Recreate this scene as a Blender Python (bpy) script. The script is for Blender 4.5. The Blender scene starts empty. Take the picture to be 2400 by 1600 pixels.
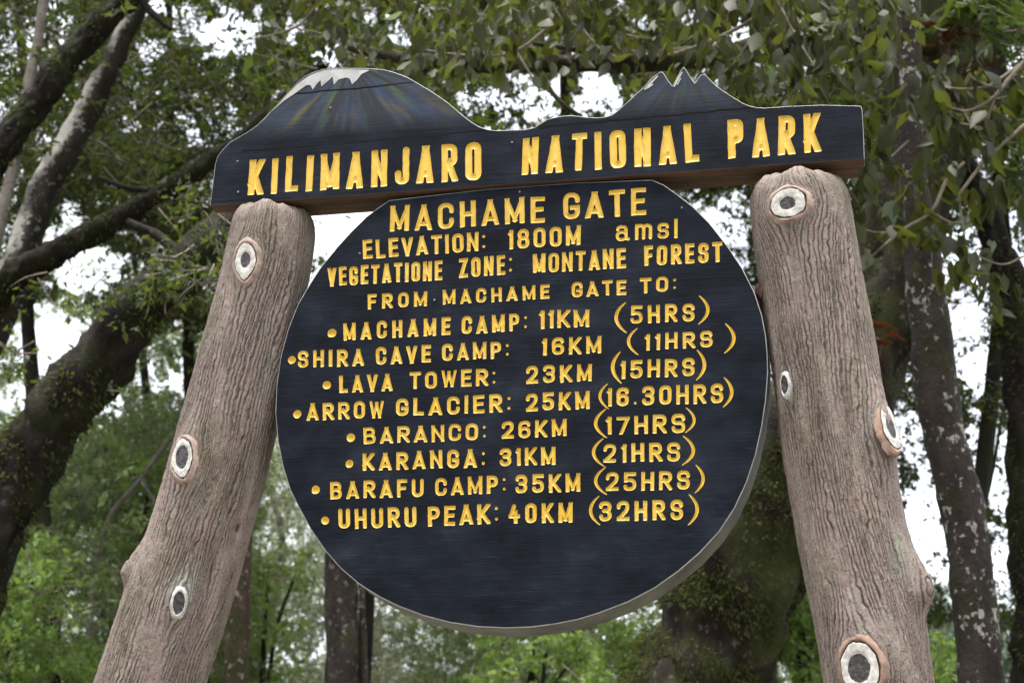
import bpy, bmesh, math, random
import numpy as np
from mathutils import Vector, Matrix
from mathutils.geometry import delaunay_2d_cdt
random.seed(7); RNG = np.random.default_rng(7)
SC = bpy.context.scene; COL = SC.collection
R = math.radians

# ------------------------------------------------------------------ camera
F_MM, PITCH, YAW, ROLL = 65.0, R(20.263), R(11.559), R(1.052)
FPX = F_MM / 36 * 2400
SCL = 4.763                                # metres from the camera to the plane of the sign
CAM = np.array([0.0, -SCL, 1.6])
def ray(px, py):                           # photograph pixel (2400 x 1600) -> direction
    px = np.asarray(px, float); py = np.asarray(py, float)
    x = px - 1200; y = 800 - py
    c, s = math.cos(ROLL), math.sin(ROLL)
    X = c*x - s*y; Y = s*x + c*y
    f = FPX*math.cos(PITCH) - Y*math.sin(PITCH); z = FPX*math.sin(PITCH) + Y*math.cos(PITCH)
    return np.stack([X*math.cos(YAW) - f*math.sin(YAW), X*math.sin(YAW) + f*math.cos(YAW), z], -1)
def at(px, py, y):                         # point of that pixel's sight line on the vertical plane at depth y
    r = ray(px, py); y = np.asarray(y, float)
    return CAM + r*((y + SCL)/r[..., 1])[..., None]
def project(P):
    d = P - CAM
    wx, wy, z = d[..., 0], d[..., 1], d[..., 2]
    X = wx*math.cos(YAW) + wy*math.sin(YAW); f = -wx*math.sin(YAW) + wy*math.cos(YAW)
    Fz = f*math.cos(PITCH) + z*math.sin(PITCH); Y = -f*math.sin(PITCH) + z*math.cos(PITCH)
    X = X/Fz*FPX; Y = Y/Fz*FPX
    c, s = math.cos(ROLL), math.sin(ROLL)
    return 1200 + c*X + s*Y, 800 - (-s*X + c*Y)
def vec(x, y):
    v = ray(1200 + x, 800 - y) - ray(1200, 800); return Vector(v).normalized()
fw = Vector(ray(1200, 800)).normalized()
cam = bpy.data.cameras.new('camera'); co = bpy.data.objects.new('camera', cam); COL.objects.link(co)
rt, up = vec(1, 0), vec(0, 1)
co.matrix_world = Matrix(((rt.x, up.x, -fw.x, CAM[0]), (rt.y, up.y, -fw.y, CAM[1]), (rt.z, up.z, -fw.z, CAM[2]), (0, 0, 0, 1)))
cam.lens = F_MM; cam.sensor_width = 36; cam.sensor_fit = 'HORIZONTAL'; cam.clip_end = 3000; cam.clip_start = 0.1
cam.dof.use_dof = True; cam.dof.focus_distance = 5.05; cam.dof.aperture_fstop = 5.8
SC.camera = co

# ------------------------------------------------------------------ sky, sun, exposure
SUN_EL, SUN_AZ = R(84), R(190)             # azimuth clockwise from +y: near the zenith, veiled by cloud
w = bpy.data.worlds.new('World'); SC.world = w; w.use_nodes = True
nt = w.node_tree; bg = nt.nodes['Background']
sky = nt.nodes.new('ShaderNodeTexSky'); sky.sky_type = 'NISHITA'; sky.sun_disc = False
sky.sun_elevation = SUN_EL; sky.sun_rotation = SUN_AZ; sky.air_density = 1.0; sky.dust_density = 6.0; sky.ozone_density = 1.0; sky.altitude = 0
hs = nt.nodes.new('ShaderNodeHueSaturation'); hs.inputs['Saturation'].default_value = 0.32
nt.links.new(sky.outputs[0], hs.inputs['Color']); nt.links.new(hs.outputs[0], bg.inputs[0])
bg.inputs[1].default_value = 0.15
sl = bpy.data.lights.new('sun', 'SUN'); sl.energy = 1.2; sl.angle = R(14); sl.color = (1, .95, .87)
so = bpy.data.objects.new('sun', sl); COL.objects.link(so)
sd = Vector((math.sin(SUN_AZ)*math.cos(SUN_EL), math.cos(SUN_AZ)*math.cos(SUN_EL), math.sin(SUN_EL)))
so.rotation_euler = sd.to_track_quat('Z', 'Y').to_euler(); so.location = (0, -10, 30)
SC.view_settings.view_transform = 'Standard'; SC.view_settings.look = 'None'; SC.view_settings.gamma = 1
SC.view_settings.exposure = 2.2
SC.cycles.use_denoising = True
SC.cycles.max_bounces = 6; SC.cycles.diffuse_bounces = 3; SC.cycles.glossy_bounces = 2; SC.cycles.transmission_bounces = 4
SC.cycles.sample_clamp_indirect = 4

# ------------------------------------------------------------------ helpers
def hash3(i, j, k, seed):
    h = (i*374761393 + j*668265263 + k*2147483647 + seed*1274126177) & 0xFFFFFFFF
    h = ((h ^ (h >> 13))*1274126177) & 0xFFFFFFFF
    h = ((h ^ (h >> 16))*2246822519) & 0xFFFFFFFF
    return ((h ^ (h >> 15)) & 0xFFFFFF)/float(0xFFFFFF)
def noise(x, y, z, seed=0):                # value noise 0..1
    x, y, z = np.broadcast_arrays(np.asarray(x, float), np.asarray(y, float), np.asarray(z, float))
    xi, yi, zi = np.floor(x).astype(np.int64), np.floor(y).astype(np.int64), np.floor(z).astype(np.int64)
    u, v, t = x - xi, y - yi, z - zi
    u, v, t = u*u*(3 - 2*u), v*v*(3 - 2*v), t*t*(3 - 2*t)
    o = 0
    for a in (0, 1):
        for b in (0, 1):
            for c in (0, 1):
                o = o + hash3(xi + a, yi + b, zi + c, seed)*(u if a else 1 - u)*(v if b else 1 - v)*(t if c else 1 - t)
    return o
def mesh_obj(name, V, polys, mats, parent=None, mi=None, smooth=False, attr=None):
    me = bpy.data.meshes.new(name)
    V = np.asarray(V, np.float32)
    if isinstance(polys, np.ndarray):
        n, k = polys.shape
        me.vertices.add(len(V)); me.vertices.foreach_set('co', V.ravel())
        me.loops.add(n*k); me.loops.foreach_set('vertex_index', polys.astype(np.int32).ravel())
        me.polygons.add(n); me.polygons.foreach_set('loop_start', np.arange(0, n*k, k, dtype=np.int32))
        me.update(calc_edges=True)
    else:
        me.from_pydata([tuple(v) for v in V.tolist()], [], polys)
    for m in (mats if isinstance(mats, (list, tuple)) else [mats]): me.materials.append(m)
    if mi is not None: me.polygons.foreach_set('material_index', np.asarray(mi, np.int32))
    if smooth: me.polygons.foreach_set('use_smooth', np.ones(len(me.polygons), bool))
    for an, av in (attr or {}).items():
        a = me.attributes.new(an, 'FLOAT', 'POINT'); a.data.foreach_set('value', np.asarray(av, np.float32))
    me.update()
    o = bpy.data.objects.new(name, me); COL.objects.link(o)
    if parent is not None: o.parent = parent
    return o
def thing(name, label, cat, group=None):
    o = bpy.data.objects.new(name, None); COL.objects.link(o); tag(o, label, cat, group); return o
def tag(o, label, cat, group=None):
    o['label'] = label; o['category'] = cat
    if group: o['group'] = group

# ------------------------------------------------------------------ materials
class MatB:
    def __init__(s, name, rough=.7, spec=.3):
        s.m = bpy.data.materials.new(name); s.m.use_nodes = True; s.t = s.m.node_tree
        s.b = s.t.nodes['Principled BSDF']; s.out = s.t.nodes['Material Output']
        s.b.inputs['Roughness'].default_value = rough; s.b.inputs['Specular IOR Level'].default_value = spec
    def n(s, typ, **kw):
        n = s.t.nodes.new(typ)
        for k, v in kw.items(): setattr(n, k, v)
        return n
    def l(s, a, b): s.t.links.new(a, b)
    def coord(s, scale=(1, 1, 1)):
        g = s.n('ShaderNodeTexCoord'); m = s.n('ShaderNodeMapping'); m.inputs['Scale'].default_value = scale
        s.l(g.outputs['Object'], m.inputs[0]); return m.outputs[0]
    def noise(s, co, scale, detail=4, rough=.6, dist=0):
        n = s.n('ShaderNodeTexNoise'); n.inputs['Scale'].default_value = scale; n.inputs['Detail'].default_value = detail
        n.inputs['Roughness'].default_value = rough; n.inputs['Distortion'].default_value = dist
        s.l(co, n.inputs['Vector']); return n.outputs['Fac']
    def ramp(s, fac, stops):
        r = s.n('ShaderNodeValToRGB'); e = r.color_ramp.elements
        while len(e) < len(stops): e.new(.5)
        for q, (p, c) in zip(e, stops): q.position = p; q.color = (*c, 1) if len(c) == 3 else c
        s.l(fac, r.inputs[0]); return r.outputs[0]
    def grey(s, fac, a, b): return s.ramp(fac, [(a, (0, 0, 0)), (b, (1, 1, 1))] if a < b else [(b, (1, 1, 1)), (a, (0, 0, 0))])
    def mix(s, fac, a, b, mode='MIX'):
        m = s.n('ShaderNodeMix', data_type='RGBA', blend_type=mode)
        if isinstance(fac, (int, float)): m.inputs[0].default_value = fac
        else: s.l(fac, m.inputs[0])
        for i, q in ((6, a), (7, b)):
            if isinstance(q, tuple): m.inputs[i].default_value = (*q, 1)
            else: s.l(q, m.inputs[i])
        return m.outputs[2]
    def math(s, op, a, b=None, c=None, clamp=False):
        m = s.n('ShaderNodeMath', operation=op); m.use_clamp = clamp
        for i, q in enumerate((a, b, c)):
            if q is None: continue
            if isinstance(q, (int, float)): m.inputs[i].default_value = q
            else: s.l(q, m.inputs[i])
        return m.outputs[0]
    def attr(s, name):
        a = s.n('ShaderNodeAttribute'); a.attribute_name = name; return a.outputs['Fac']
    def color(s, c):
        if isinstance(c, tuple): s.b.inputs['Base Color'].default_value = (*c, 1)
        else: s.l(c, s.b.inputs['Base Color'])
    def bump(s, h, strength=.5, dist=.01):
        b = s.n('ShaderNodeBump'); b.inputs['Strength'].default_value = strength; b.inputs['Distance'].default_value = dist
        s.l(h, b.inputs['Height']); s.l(b.outputs[0], s.b.inputs['Normal']); return b

def board_paint(name, header=False):
    M = MatB(name, .5, .05)
    g = M.coord((2.2, 2.2, 90)); grain = M.noise(g, 1.6, 5, .65, .6)
    g2 = M.coord((9, 9, 300)); fine = M.noise(g2, 1.3, 3, .6)
    blot = M.noise(M.coord((1, 1, 1.6)), 5.5, 5, .62)
    c = M.ramp(blot, [(.28, (.0013, .0020, .0032)), (.46, (.0044, .0060, .0098)), (.60, (.0078, .0100, .0155)), (.74, (.0155, .019, .027))])
    worn = M.math('MULTIPLY', M.grey(grain, .60, .74), M.grey(fine, .45, .7))
    c = M.mix(M.math('MULTIPLY', worn, .6), c, (.028, .036, .062))
    scuff = M.noise(M.coord((1.2, 1.2, 26)), 7, 5, .7); patch = M.noise(M.coord((1, 1, 1)), 2.6, 4, .6)
    c = M.mix(M.math('MULTIPLY', M.math('MULTIPLY', M.grey(scuff, .56, .70), M.grey(patch, .42, .62)), .45), c, (.030, .037, .060))
    chalk = M.noise(M.coord((3, 3, 6)), 30, 4, .75)
    c = M.mix(M.math('MULTIPLY', M.math('MULTIPLY', M.grey(chalk, .62, .74), M.grey(patch, .56, .46)), .3), c, (.05, .056, .075))
    dark = M.grey(grain, .36, .27)
    c = M.mix(M.math('MULTIPLY', dark, .6), c, (.006, .007, .010))
    if header:
        # chalky brush strokes of blue, green and ochre fanning down from the snow, as painted on the board
        geo = M.n('ShaderNodeTexCoord'); sep = M.n('ShaderNodeSeparateXYZ'); M.l(geo.outputs['Object'], sep.inputs[0])
        for (pk, rad, amt, seed, lo) in ((PEAK1, .66, .8, 3.0, SEAM_Z1), (PEAK2, .40, .4, 9.0, SEAM_Z2)):
            dx = M.math('SUBTRACT', sep.outputs['X'], float(pk[0])); dz = M.math('SUBTRACT', sep.outputs['Z'], float(pk[2]) + .03)
            ang = M.math('ARCTAN2', dx, M.math('MULTIPLY', dz, -1))
            rr = M.math('SQRT', M.math('ADD', M.math('MULTIPLY', dx, dx), M.math('MULTIPLY', dz, dz)))
            cmb = M.n('ShaderNodeCombineXYZ'); M.l(M.math('MULTIPLY', ang, 3.6), cmb.inputs[0]); M.l(M.math('MULTIPLY', rr, 3.5), cmb.inputs[1]); cmb.inputs[2].default_value = seed
            s1 = M.noise(cmb.outputs[0], 1.5, 3, .55)
            cmb2 = M.n('ShaderNodeCombineXYZ'); M.l(M.math('MULTIPLY', ang, 3), cmb2.inputs[0]); M.l(M.math('MULTIPLY', rr, 2.5), cmb2.inputs[1]); cmb2.inputs[2].default_value = seed + 5
            hue = M.noise(cmb2.outputs[0], 1.7, 2, .5)
            paint = M.ramp(hue, [(.30, (.085, .10, .03)), (.42, (.04, .075, .07)), (.5, (.035, .06, .12)), (.58, (.05, .055, .085)), (.68, (.11, .10, .035))])
            fall = M.math('SUBTRACT', 1.0, M.math('DIVIDE', rr, rad), clamp=True)
            above = M.math('MULTIPLY', M.math('SUBTRACT', sep.outputs['Z'], lo), 14, clamp=True)
            k = M.math('MULTIPLY', M.math('MULTIPLY', M.grey(s1, .42, .66), M.math('POWER', fall, .8)), M.math('MULTIPLY', above, amt))
            base = M.math('MULTIPLY', M.math('MULTIPLY', above, M.math('GREATER_THAN', fall, 0.0)), .85)
            c = M.mix(base, c, (.026, .0295, .036))
            c = M.mix(k, c, paint)
        # cracks and the seam between the planks
        wob = M.noise(M.coord((6, 1, 1)), 3, 3, .6)
        for (x0, z0, x1, z1, wd) in CRACKS:
            sl_ = (z1 - z0)/(x1 - x0)
            zz = M.math('SUBTRACT', sep.outputs['Z'], M.math('ADD', M.math('MULTIPLY', M.math('SUBTRACT', sep.outputs['X'], x0), sl_), z0))
            zz = M.math('ABSOLUTE', M.math('ADD', zz, M.math('MULTIPLY', M.math('SUBTRACT', wob, .5), .012)))
            inx = M.math('MULTIPLY', M.math('GREATER_THAN', sep.outputs['X'], x0), M.math('LESS_THAN', sep.outputs['X'], x1))
            k = M.math('MULTIPLY', M.math('LESS_THAN', zz, wd), inx)
            c = M.mix(k, c, (.003, .003, .004))
    M.color(c)
    M.l(M.ramp(grain, [(.3, (.48,)*3), (.7, (.75,)*3)]), M.b.inputs['Roughness'])
    h = M.math('ADD', M.math('MULTIPLY', grain, 1.0), M.math('MULTIPLY', fine, .5))
    M.bump(h, .3, .003)
    return M.m
def yellow_paint():
    M = MatB('yellow_paint', .45, .4)
    co = M.coord(); a = M.noise(co, 38, 4, .6); b = M.noise(co, 9, 3); f = M.noise(M.coord((60, 60, 200)), 2, 3)
    c = M.ramp(a, [(.22, (.335, .18, .007)), (.42, (.435, .265, .012)), (.75, (.49, .32, .03))])
    c = M.mix(M.math('MULTIPLY', M.grey(b, .5, .72), .3), c, (.56, .42, .11))
    c = M.mix(M.math('MULTIPLY', M.grey(f, .66, .76), .5), c, (.25, .13, .03))
    M.color(c); M.bump(a, .2, .002); return M.m
def plain(name, col, var=.25, scale=12, rough=.7, bump=.3, aniso=(1, 1, 1), spec=.3):
    M = MatB(name, rough, spec); co = M.coord(aniso); a = M.noise(co, scale, 6, .65)
    lo = tuple(x*(1 - var*1.6) for x in col); hi = tuple(min(1, x*(1 + var)) for x in col)
    M.color(M.ramp(a, [(.3, lo), (.7, hi)])); M.bump(a, bump, .006); return M.m
def bark_cement():
    M = MatB('painted_cement_bark', .85, .2)
    g = M.attr('groove'); p = M.attr('pale')
    co = M.coord(); big = M.noise(M.coord((1, 1, .45)), 7, 4, .6); sp = M.noise(co, 150, 3, .75); mid = M.noise(M.coord((1, 1, .3)), 40, 4, .6)
    c = M.ramp(big, [(.28, (0.1241, 0.1016, 0.0719)), (.43, (0.1517, 0.1231, 0.1004)), (.55, (0.1875, 0.1447, 0.1289)), (.70, (0.1545, 0.1447, 0.1155))])
    c = M.mix(M.math('MULTIPLY', M.grey(mid, .48, .7), .5), c, (0.2261, 0.2062, 0.1855))
    warm = M.noise(M.coord((1, 1, .5)), 11, 3)
    c = M.mix(M.math('MULTIPLY', M.grey(warm, .62, .76), .45), c, (0.1984, 0.1108, 0.0699))
    green = M.noise(M.coord((1.3, 1.3, .5)), 5, 4)
    c = M.mix(M.math('MULTIPLY', M.grey(green, .54, .72), .55), c, (0.0937, 0.0923, 0.0518))
    st_ = M.noise(M.coord((1, 1, .16)), 6.5, 5, .6, .3)
    c = M.mix(M.math('MULTIPLY', M.grey(st_, .52, .68), .5), c, M.mix(1.0, c, (.50, .47, .42), 'MULTIPLY'))
    c = M.mix(M.math('MULTIPLY', M.grey(st_, .42, .30), .35), c, M.mix(1.0, c, (1.5, 1.48, 1.42), 'MULTIPLY'))
    c = M.mix(p, c, (0.2757, 0.2924, 0.2616))
    c = M.mix(M.math('MULTIPLY', g, .92), c, (0.0192, 0.0142, 0.0118))
    c = M.mix(M.math('MULTIPLY', M.grey(sp, .54, .66), .8), c, (0.0251, 0.0218, 0.0196))
    c = M.mix(M.math('MULTIPLY', M.grey(sp, .40, .32), .4), c, (0.2757, 0.2585, 0.2312))
    M.color(c); M.bump(M.math('ADD', sp, M.math('MULTIPLY', mid, .8)), .6, .004); return M.m
def bark(name, dark, light, moss, moss_amt, lichen=0, lichen_lit_col=(.42, .42, .37), side=None):
    M = MatB(name, .9, .15)
    co = M.coord(); a = M.noise(M.coord((1, 1, .4)), 9, 6, .65); b = M.noise(co, 3.5, 5, .6); fine = M.noise(co, 34, 4, .7)
    c = M.ramp(a, [(.3, dark), (.7, light)])
    if moss_amt:
        c = M.mix(M.grey(b, .62 - .3*moss_amt, .72 - .2*moss_amt), c, M.ramp(fine, [(.3, tuple(x*.5 for x in moss)), (.7, moss)]))
    if lichen:
        n2 = M.noise(co, 3.6, 4, .6); rag = M.noise(M.coord((1, 1, .8)), 24, 6, .62, .3)
        k = M.math('MULTIPLY', M.grey(M.math('ADD', rag, M.math('MULTIPLY', M.math('SUBTRACT', n2, .5), .35*lichen)), .60, .645), .85)
        if side is not None:  # bark facing this way is painted pale, as if lit
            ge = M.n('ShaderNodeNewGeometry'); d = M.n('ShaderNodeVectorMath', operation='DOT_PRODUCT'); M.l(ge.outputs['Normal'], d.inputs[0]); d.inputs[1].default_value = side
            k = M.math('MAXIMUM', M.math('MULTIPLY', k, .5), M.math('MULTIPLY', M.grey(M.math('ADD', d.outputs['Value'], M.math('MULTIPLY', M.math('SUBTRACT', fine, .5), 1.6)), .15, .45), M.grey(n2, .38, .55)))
        c = M.mix(k, c, lichen_lit_col)
    M.color(c); M.bump(M.math('ADD', a, M.math('MULTIPLY', fine, .6)), .9, .03); return M.m
def leaf(name, stops, trans=.35, rough=.55, spec=.18, tcol=(.16, .22, .03)):
    M = MatB(name, rough, spec); r = M.attr('tint')
    c = M.ramp(r, stops); M.color(c)
    tr = M.n('ShaderNodeBsdfTranslucent'); M.l(M.mix(.55, c, tcol), tr.inputs[0])
    mx = M.n('ShaderNodeMixShader'); mx.inputs[0].default_value = trans
    M.l(M.b.outputs[0], mx.inputs[1]); M.l(tr.outputs[0], mx.inputs[2]); M.l(mx.outputs[0], M.out.inputs[0]); return M.m

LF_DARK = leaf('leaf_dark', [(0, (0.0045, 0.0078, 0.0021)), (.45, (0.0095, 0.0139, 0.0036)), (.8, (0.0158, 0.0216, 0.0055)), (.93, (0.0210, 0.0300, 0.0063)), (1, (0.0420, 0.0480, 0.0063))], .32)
LF_NEAR = leaf('leaf_near', [(0, (0.0086, 0.0120, 0.0030)), (.5, (0.0216, 0.0264, 0.0068)), (.82, (0.0346, 0.0416, 0.0122)), (.90, (0.0450, 0.0560, 0.0152)), (1, (0.1080, 0.1440, 0.1216))], .5, .5, .18, (0.0936, 0.1080, 0.0137))  # last pale blue-grey tint paints sky sheen into the leaf colour
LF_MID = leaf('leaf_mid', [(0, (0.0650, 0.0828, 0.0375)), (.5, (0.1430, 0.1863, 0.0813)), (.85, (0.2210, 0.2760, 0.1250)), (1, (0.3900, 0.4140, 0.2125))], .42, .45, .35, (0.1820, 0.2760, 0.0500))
LF_BRIGHT = leaf('leaf_bright', [(0, (0.0625, 0.1063, 0.0312)), (.5, (0.1438, 0.2313, 0.0562)), (.9, (0.2750, 0.3875, 0.1000)), (1, (0.4000, 0.4250, 0.1250))], .45, .45, .35, (0.2500, 0.3750, 0.0500))
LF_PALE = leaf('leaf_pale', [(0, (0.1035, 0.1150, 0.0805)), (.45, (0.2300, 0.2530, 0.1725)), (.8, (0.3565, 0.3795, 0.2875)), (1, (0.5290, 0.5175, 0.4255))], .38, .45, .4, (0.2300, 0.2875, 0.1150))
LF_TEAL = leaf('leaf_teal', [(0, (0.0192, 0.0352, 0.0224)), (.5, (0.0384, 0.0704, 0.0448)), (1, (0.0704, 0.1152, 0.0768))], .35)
LF_BLUE = leaf('leaf_haze_tint', [(0, (0.0640, 0.0960, 0.0960)), (.5, (0.1040, 0.1520, 0.1440)), (1, (0.1600, 0.2160, 0.1760))], .3)  # bluish leaf colour stands in for distance haze
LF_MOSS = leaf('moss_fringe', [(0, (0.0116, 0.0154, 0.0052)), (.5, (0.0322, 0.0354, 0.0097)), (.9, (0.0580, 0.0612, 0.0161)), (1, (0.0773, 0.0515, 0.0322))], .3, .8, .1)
LF_RED = leaf('fern_dead', [(0, (0.0229, 0.0073, 0.0046)), (.5, (0.0551, 0.0184, 0.0092)), (1, (0.0918, 0.0413, 0.0207))], .3, .8, .1, (0.0918, 0.0321, 0.0092))
LF_LIME = leaf('fern_green', [(0, (.02, .04, .008)), (.5, (.045, .075, .016)), (1, (.10, .13, .03))], .4, .5, .2, (.1, .16, .02))
YELLOW = yellow_paint()
WHITE = plain('white_paint', (.29, .288, .285), .2, 20, .6, .15)
EDGE = plain('weathered_white_edge', (.09, .093, .082), .35, 6, .75, .25)
BROWN = plain('bare_brown_wood', (.075, .042, .028), .45, 3, .7, .4, (1.2, 8, 20))
KLIP = plain('knot_lip_pink', (.225, .165, .135), .34, 30, .85, .5)
KORANGE = plain('knot_lip_orange', (.20, .13, .095), .36, 35, .85, .6)
KWHITE = plain('knot_white', (.37, .355, .325), .3, 50, .75, .5)
KDARK = plain('knot_dark', (.040, .038, .038), .9, 90, .8, .8)
KCRACK = plain('knot_crack', (.03, .02, .018), .4, 30, .9, .3)
RUST = plain('rust_red_fitting', (.085, .025, .024), .5, 40, .7, .6)
NAIL = plain('nail_head', (.20, .20, .25), .3, 40, .4, .2)

# ------------------------------------------------------------------ carved lettering
def rnd_path(pts, r, closed=False, seg=6):
    P = [np.array(p, float) for p in pts]; n = len(P); out = []
    for i in range(n):
        if not closed and i in (0, n - 1): out.append(P[i]); continue
        a, b, c = P[i - 1], P[i], P[(i + 1) % n]
        la, lc = np.linalg.norm(a - b), np.linalg.norm(c - b)
        if la < 1e-9 or lc < 1e-9: continue
        q = min(r, la*(.5 if closed or 0 < i - 1 else 1), lc*(.5 if closed or i + 1 < n - 1 else 1))
        s, e = b + (a - b)/la*q, b + (c - b)/lc*q
        for k in range(seg + 1):
            t = k/seg; out.append((1 - t)**2*s + 2*t*(1 - t)*b + t*t*e)
    if closed: out.append(out[0])
    return out
# 'L' straight cuts (square ends, third value: run on past the ends), 'C' rounded paths, 'O' closed ones, 'D' dots
G = {
 'A': (1.05, [('X', (0, 0), (.5, 1)), ('X', (1, 0), (.5, 1)), ('L', (.2, .2), (.8, .2))]),
 'B': (1, [('L', (0, 0), (0, 1)), ('C', [(0, 1), (.92, 1), (.92, .53), (0, .53)]), ('C', [(0, .53), (1, .53), (1, 0), (0, 0)])]),
 'C': (1, [('C', [(1, .70), (1, 1), (0, 1), (0, 0), (1, 0), (1, .30)])]),
 'D': (1, [('L', (0, 0), (0, 1)), ('C', [(0, 1), (1, 1), (1, 0), (0, 0)])]),
 'E': (.88, [('L', (0, 0), (0, 1)), ('L', (0, 0), (1, 0)), ('L', (0, .52), (.88, .52)), ('L', (0, 1), (1, 1))]),
 'F': (.85, [('L', (0, 0), (0, 1)), ('L', (0, .5), (.85, .5)), ('L', (0, 1), (1, 1))]),
 'G': (1, [('C', [(1, .72), (1, 1), (0, 1), (0, 0), (1, 0), (1, .40)]), ('L', (.58, .42), (1, .42))]),
 'H': (1, [('L', (0, 0), (0, 1)), ('L', (1, 0), (1, 1)), ('L', (0, .5), (1, .5))]),
 'I': (0, [('L', (0, 0), (0, 1))]),
 'J': (.9, [('C', [(1, 1), (1, 0), (0, 0), (0, .26)])]),
 'K': (1, [('L', (0, 0), (0, 1)), ('X', (.02, .34), (.95, 1)), ('X', (.28, .55), (1, 0))]),
 'L': (.85, [('L', (0, 0), (0, 1)), ('L', (0, 0), (1, 0))]),
 'M': (1.22, [('L', (0, 0), (0, 1)), ('L', (1, 0), (1, 1)), ('X', (.0, 1), (.5, .12)), ('X', (1, 1), (.5, .12))]),
 'N': (1.02, [('L', (0, 0), (0, 1)), ('L', (1, 0), (1, 1)), ('X', (0, 1), (1, 0))]),
 'O': (1, [('O', [(0, 0), (0, 1), (1, 1), (1, 0)])]),
 'P': (.95, [('L', (0, 0), (0, 1)), ('C', [(0, 1), (1, 1), (1, .45), (0, .45)])]),
 'R': (1, [('L', (0, 0), (0, 1)), ('C', [(0, 1), (1, 1), (1, .48), (0, .48)]), ('X', (.42, .48), (1, 0))]),
 'S': (1, [('C', [(1, .76), (1, 1), (0, 1), (0, .53), (1, .53), (1, 0), (0, 0), (0, .24)])]),
 'T': (.95, [('L', (0, 1), (1, 1)), ('L', (.5, 0), (.5, 1))]),
 'U': (1, [('C', [(0, 1), (0, 0), (1, 0), (1, 1)])]),
 'V': (1, [('X', (0, 1), (.5, 0)), ('X', (1, 1), (.5, 0))]),
 'W': (1.3, [('X', (0, 1), (.24, 0)), ('X', (.24, 0), (.5, .9)), ('X', (.5, .9), (.76, 0)), ('X', (.76, 0), (1, 1))]),
 'Z': (.95, [('L', (0, 1), (1, 1)), ('X', (1, 1), (0, 0)), ('L', (0, 0), (1, 0))]),
 '0': (1, [('O', [(0, 0), (0, 1), (1, 1), (1, 0)])]),
 '1': (.42, [('L', (1, 0), (1, 1)), ('L', (.1, .86), (1, .98))]),
 '2': (1, [('C', [(0, .72), (0, 1), (1, 1), (1, .56), (0, 0)]), ('L', (0, 0), (1, 0))]),
 '3': (1, [('C', [(0, .8), (0, 1), (1, 1), (1, .53), (.35, .53)]), ('C', [(.35, .53), (1, .53), (1, 0), (0, 0), (0, .2)])]),
 '4': (1, [('L', (.66, 0), (.66, .62)), ('C', [(.5, 1), (0, .34)]), ('L', (0, .34), (1, .34))]),
 '5': (1, [('L', (.05, 1), (.95, 1)), ('L', (.05, .56), (.05, 1)), ('C', [(.05, .60), (1, .60), (1, 0), (0, 0), (0, .18)])]),
 '6': (1, [('C', [(1, .8), (1, 1), (0, 1), (0, .4)]), ('O', [(0, 0), (0, .57), (1, .57), (1, 0)])]),
 '7': (.95, [('L', (0, 1), (1, 1)), ('X', (1, 1), (.35, 0))]),
 '8': (1, [('O', [(.05, .54), (.05, 1), (.95, 1), (.95, .54)]), ('O', [(0, 0), (0, .54), (1, .54), (1, 0)])]),
 ':': (0, [('D', .16, .62), ('D', .82, .62)]),
 '.': (0, [('D', .05, .6)]),
 'a': (1.0, [('C', [(.05, .60), (.05, .76), (.8, .76), (.8, 0), (1, 0)]), ('O', [(0, 0), (0, .44), (.8, .44), (.8, 0)])]),
 'm': (1.2, [('L', (0, 0), (0, .76)), ('C', [(0, .5), (0, .76), (.5, .76), (.5, 0)]), ('C', [(.5, .5), (.5, .76), (1, .76), (1, 0)])]),
 's': (.8, [('C', [(1, .6), (1, .76), (0, .76), (0, .40), (1, .40), (1, 0), (0, 0), (0, .16)])]),
 'l': (0, [('L', (0, 0), (0, 1))]),
}
def glyph_sdf(ch, w, h, s, X, Y):
    hw = s/2; iw, ih = max(w - s, 0), h - s
    tr = lambda p: np.array([hw + p[0]*iw, hw + p[1]*ih])
    d = np.full(X.shape, 9.0)
    def seg(a, b, ext):
        v = b - a; L = np.linalg.norm(v)
        if L < 1e-9: return np.hypot(X - a[0], Y - a[1]) - hw
        v = v/L; t = (X - a[0])*v[0] + (Y - a[1])*v[1]; q = np.abs(-(X - a[0])*v[1] + (Y - a[1])*v[0])
        return np.maximum(q - hw, np.abs(t - L/2) - L/2 - ext)
    def path(P):
        o = np.full(X.shape, 9.0)
        for a, b in zip(P[:-1], P[1:]):
            v = b - a; L2 = v @ v
            if L2 < 1e-14: continue
            t = np.clip(((X - a[0])*v[0] + (Y - a[1])*v[1])/L2, 0, 1)
            o = np.minimum(o, np.hypot(X - a[0] - t*v[0], Y - a[1] - t*v[1]) - hw)
        return o
    for st in G[ch][1]:
        if st[0] == 'L': d = np.minimum(d, seg(tr(st[1]), tr(st[2]), hw))
        elif st[0] == 'X':
            a, b = tr(st[1]), tr(st[2])
            e = np.maximum(seg(a, b, hw*1.6) + (hw*.22 if ch in 'MNW' else 0), np.maximum(-X - s*.12, X - w - s*.12)); d = np.minimum(d, e)
        elif st[0] in 'CO': d = np.minimum(d, path(rnd_path([tr(p) for p in st[1]], min(iw*.55, ih*.3), st[0] == 'O')))
        elif st[0] == 'D': d = np.minimum(d, np.hypot(X - hw, Y - (hw + st[1]*ih)) - hw*1.25*st[2])
    return np.maximum(d, np.abs(Y - h/2) - h/2)
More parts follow.
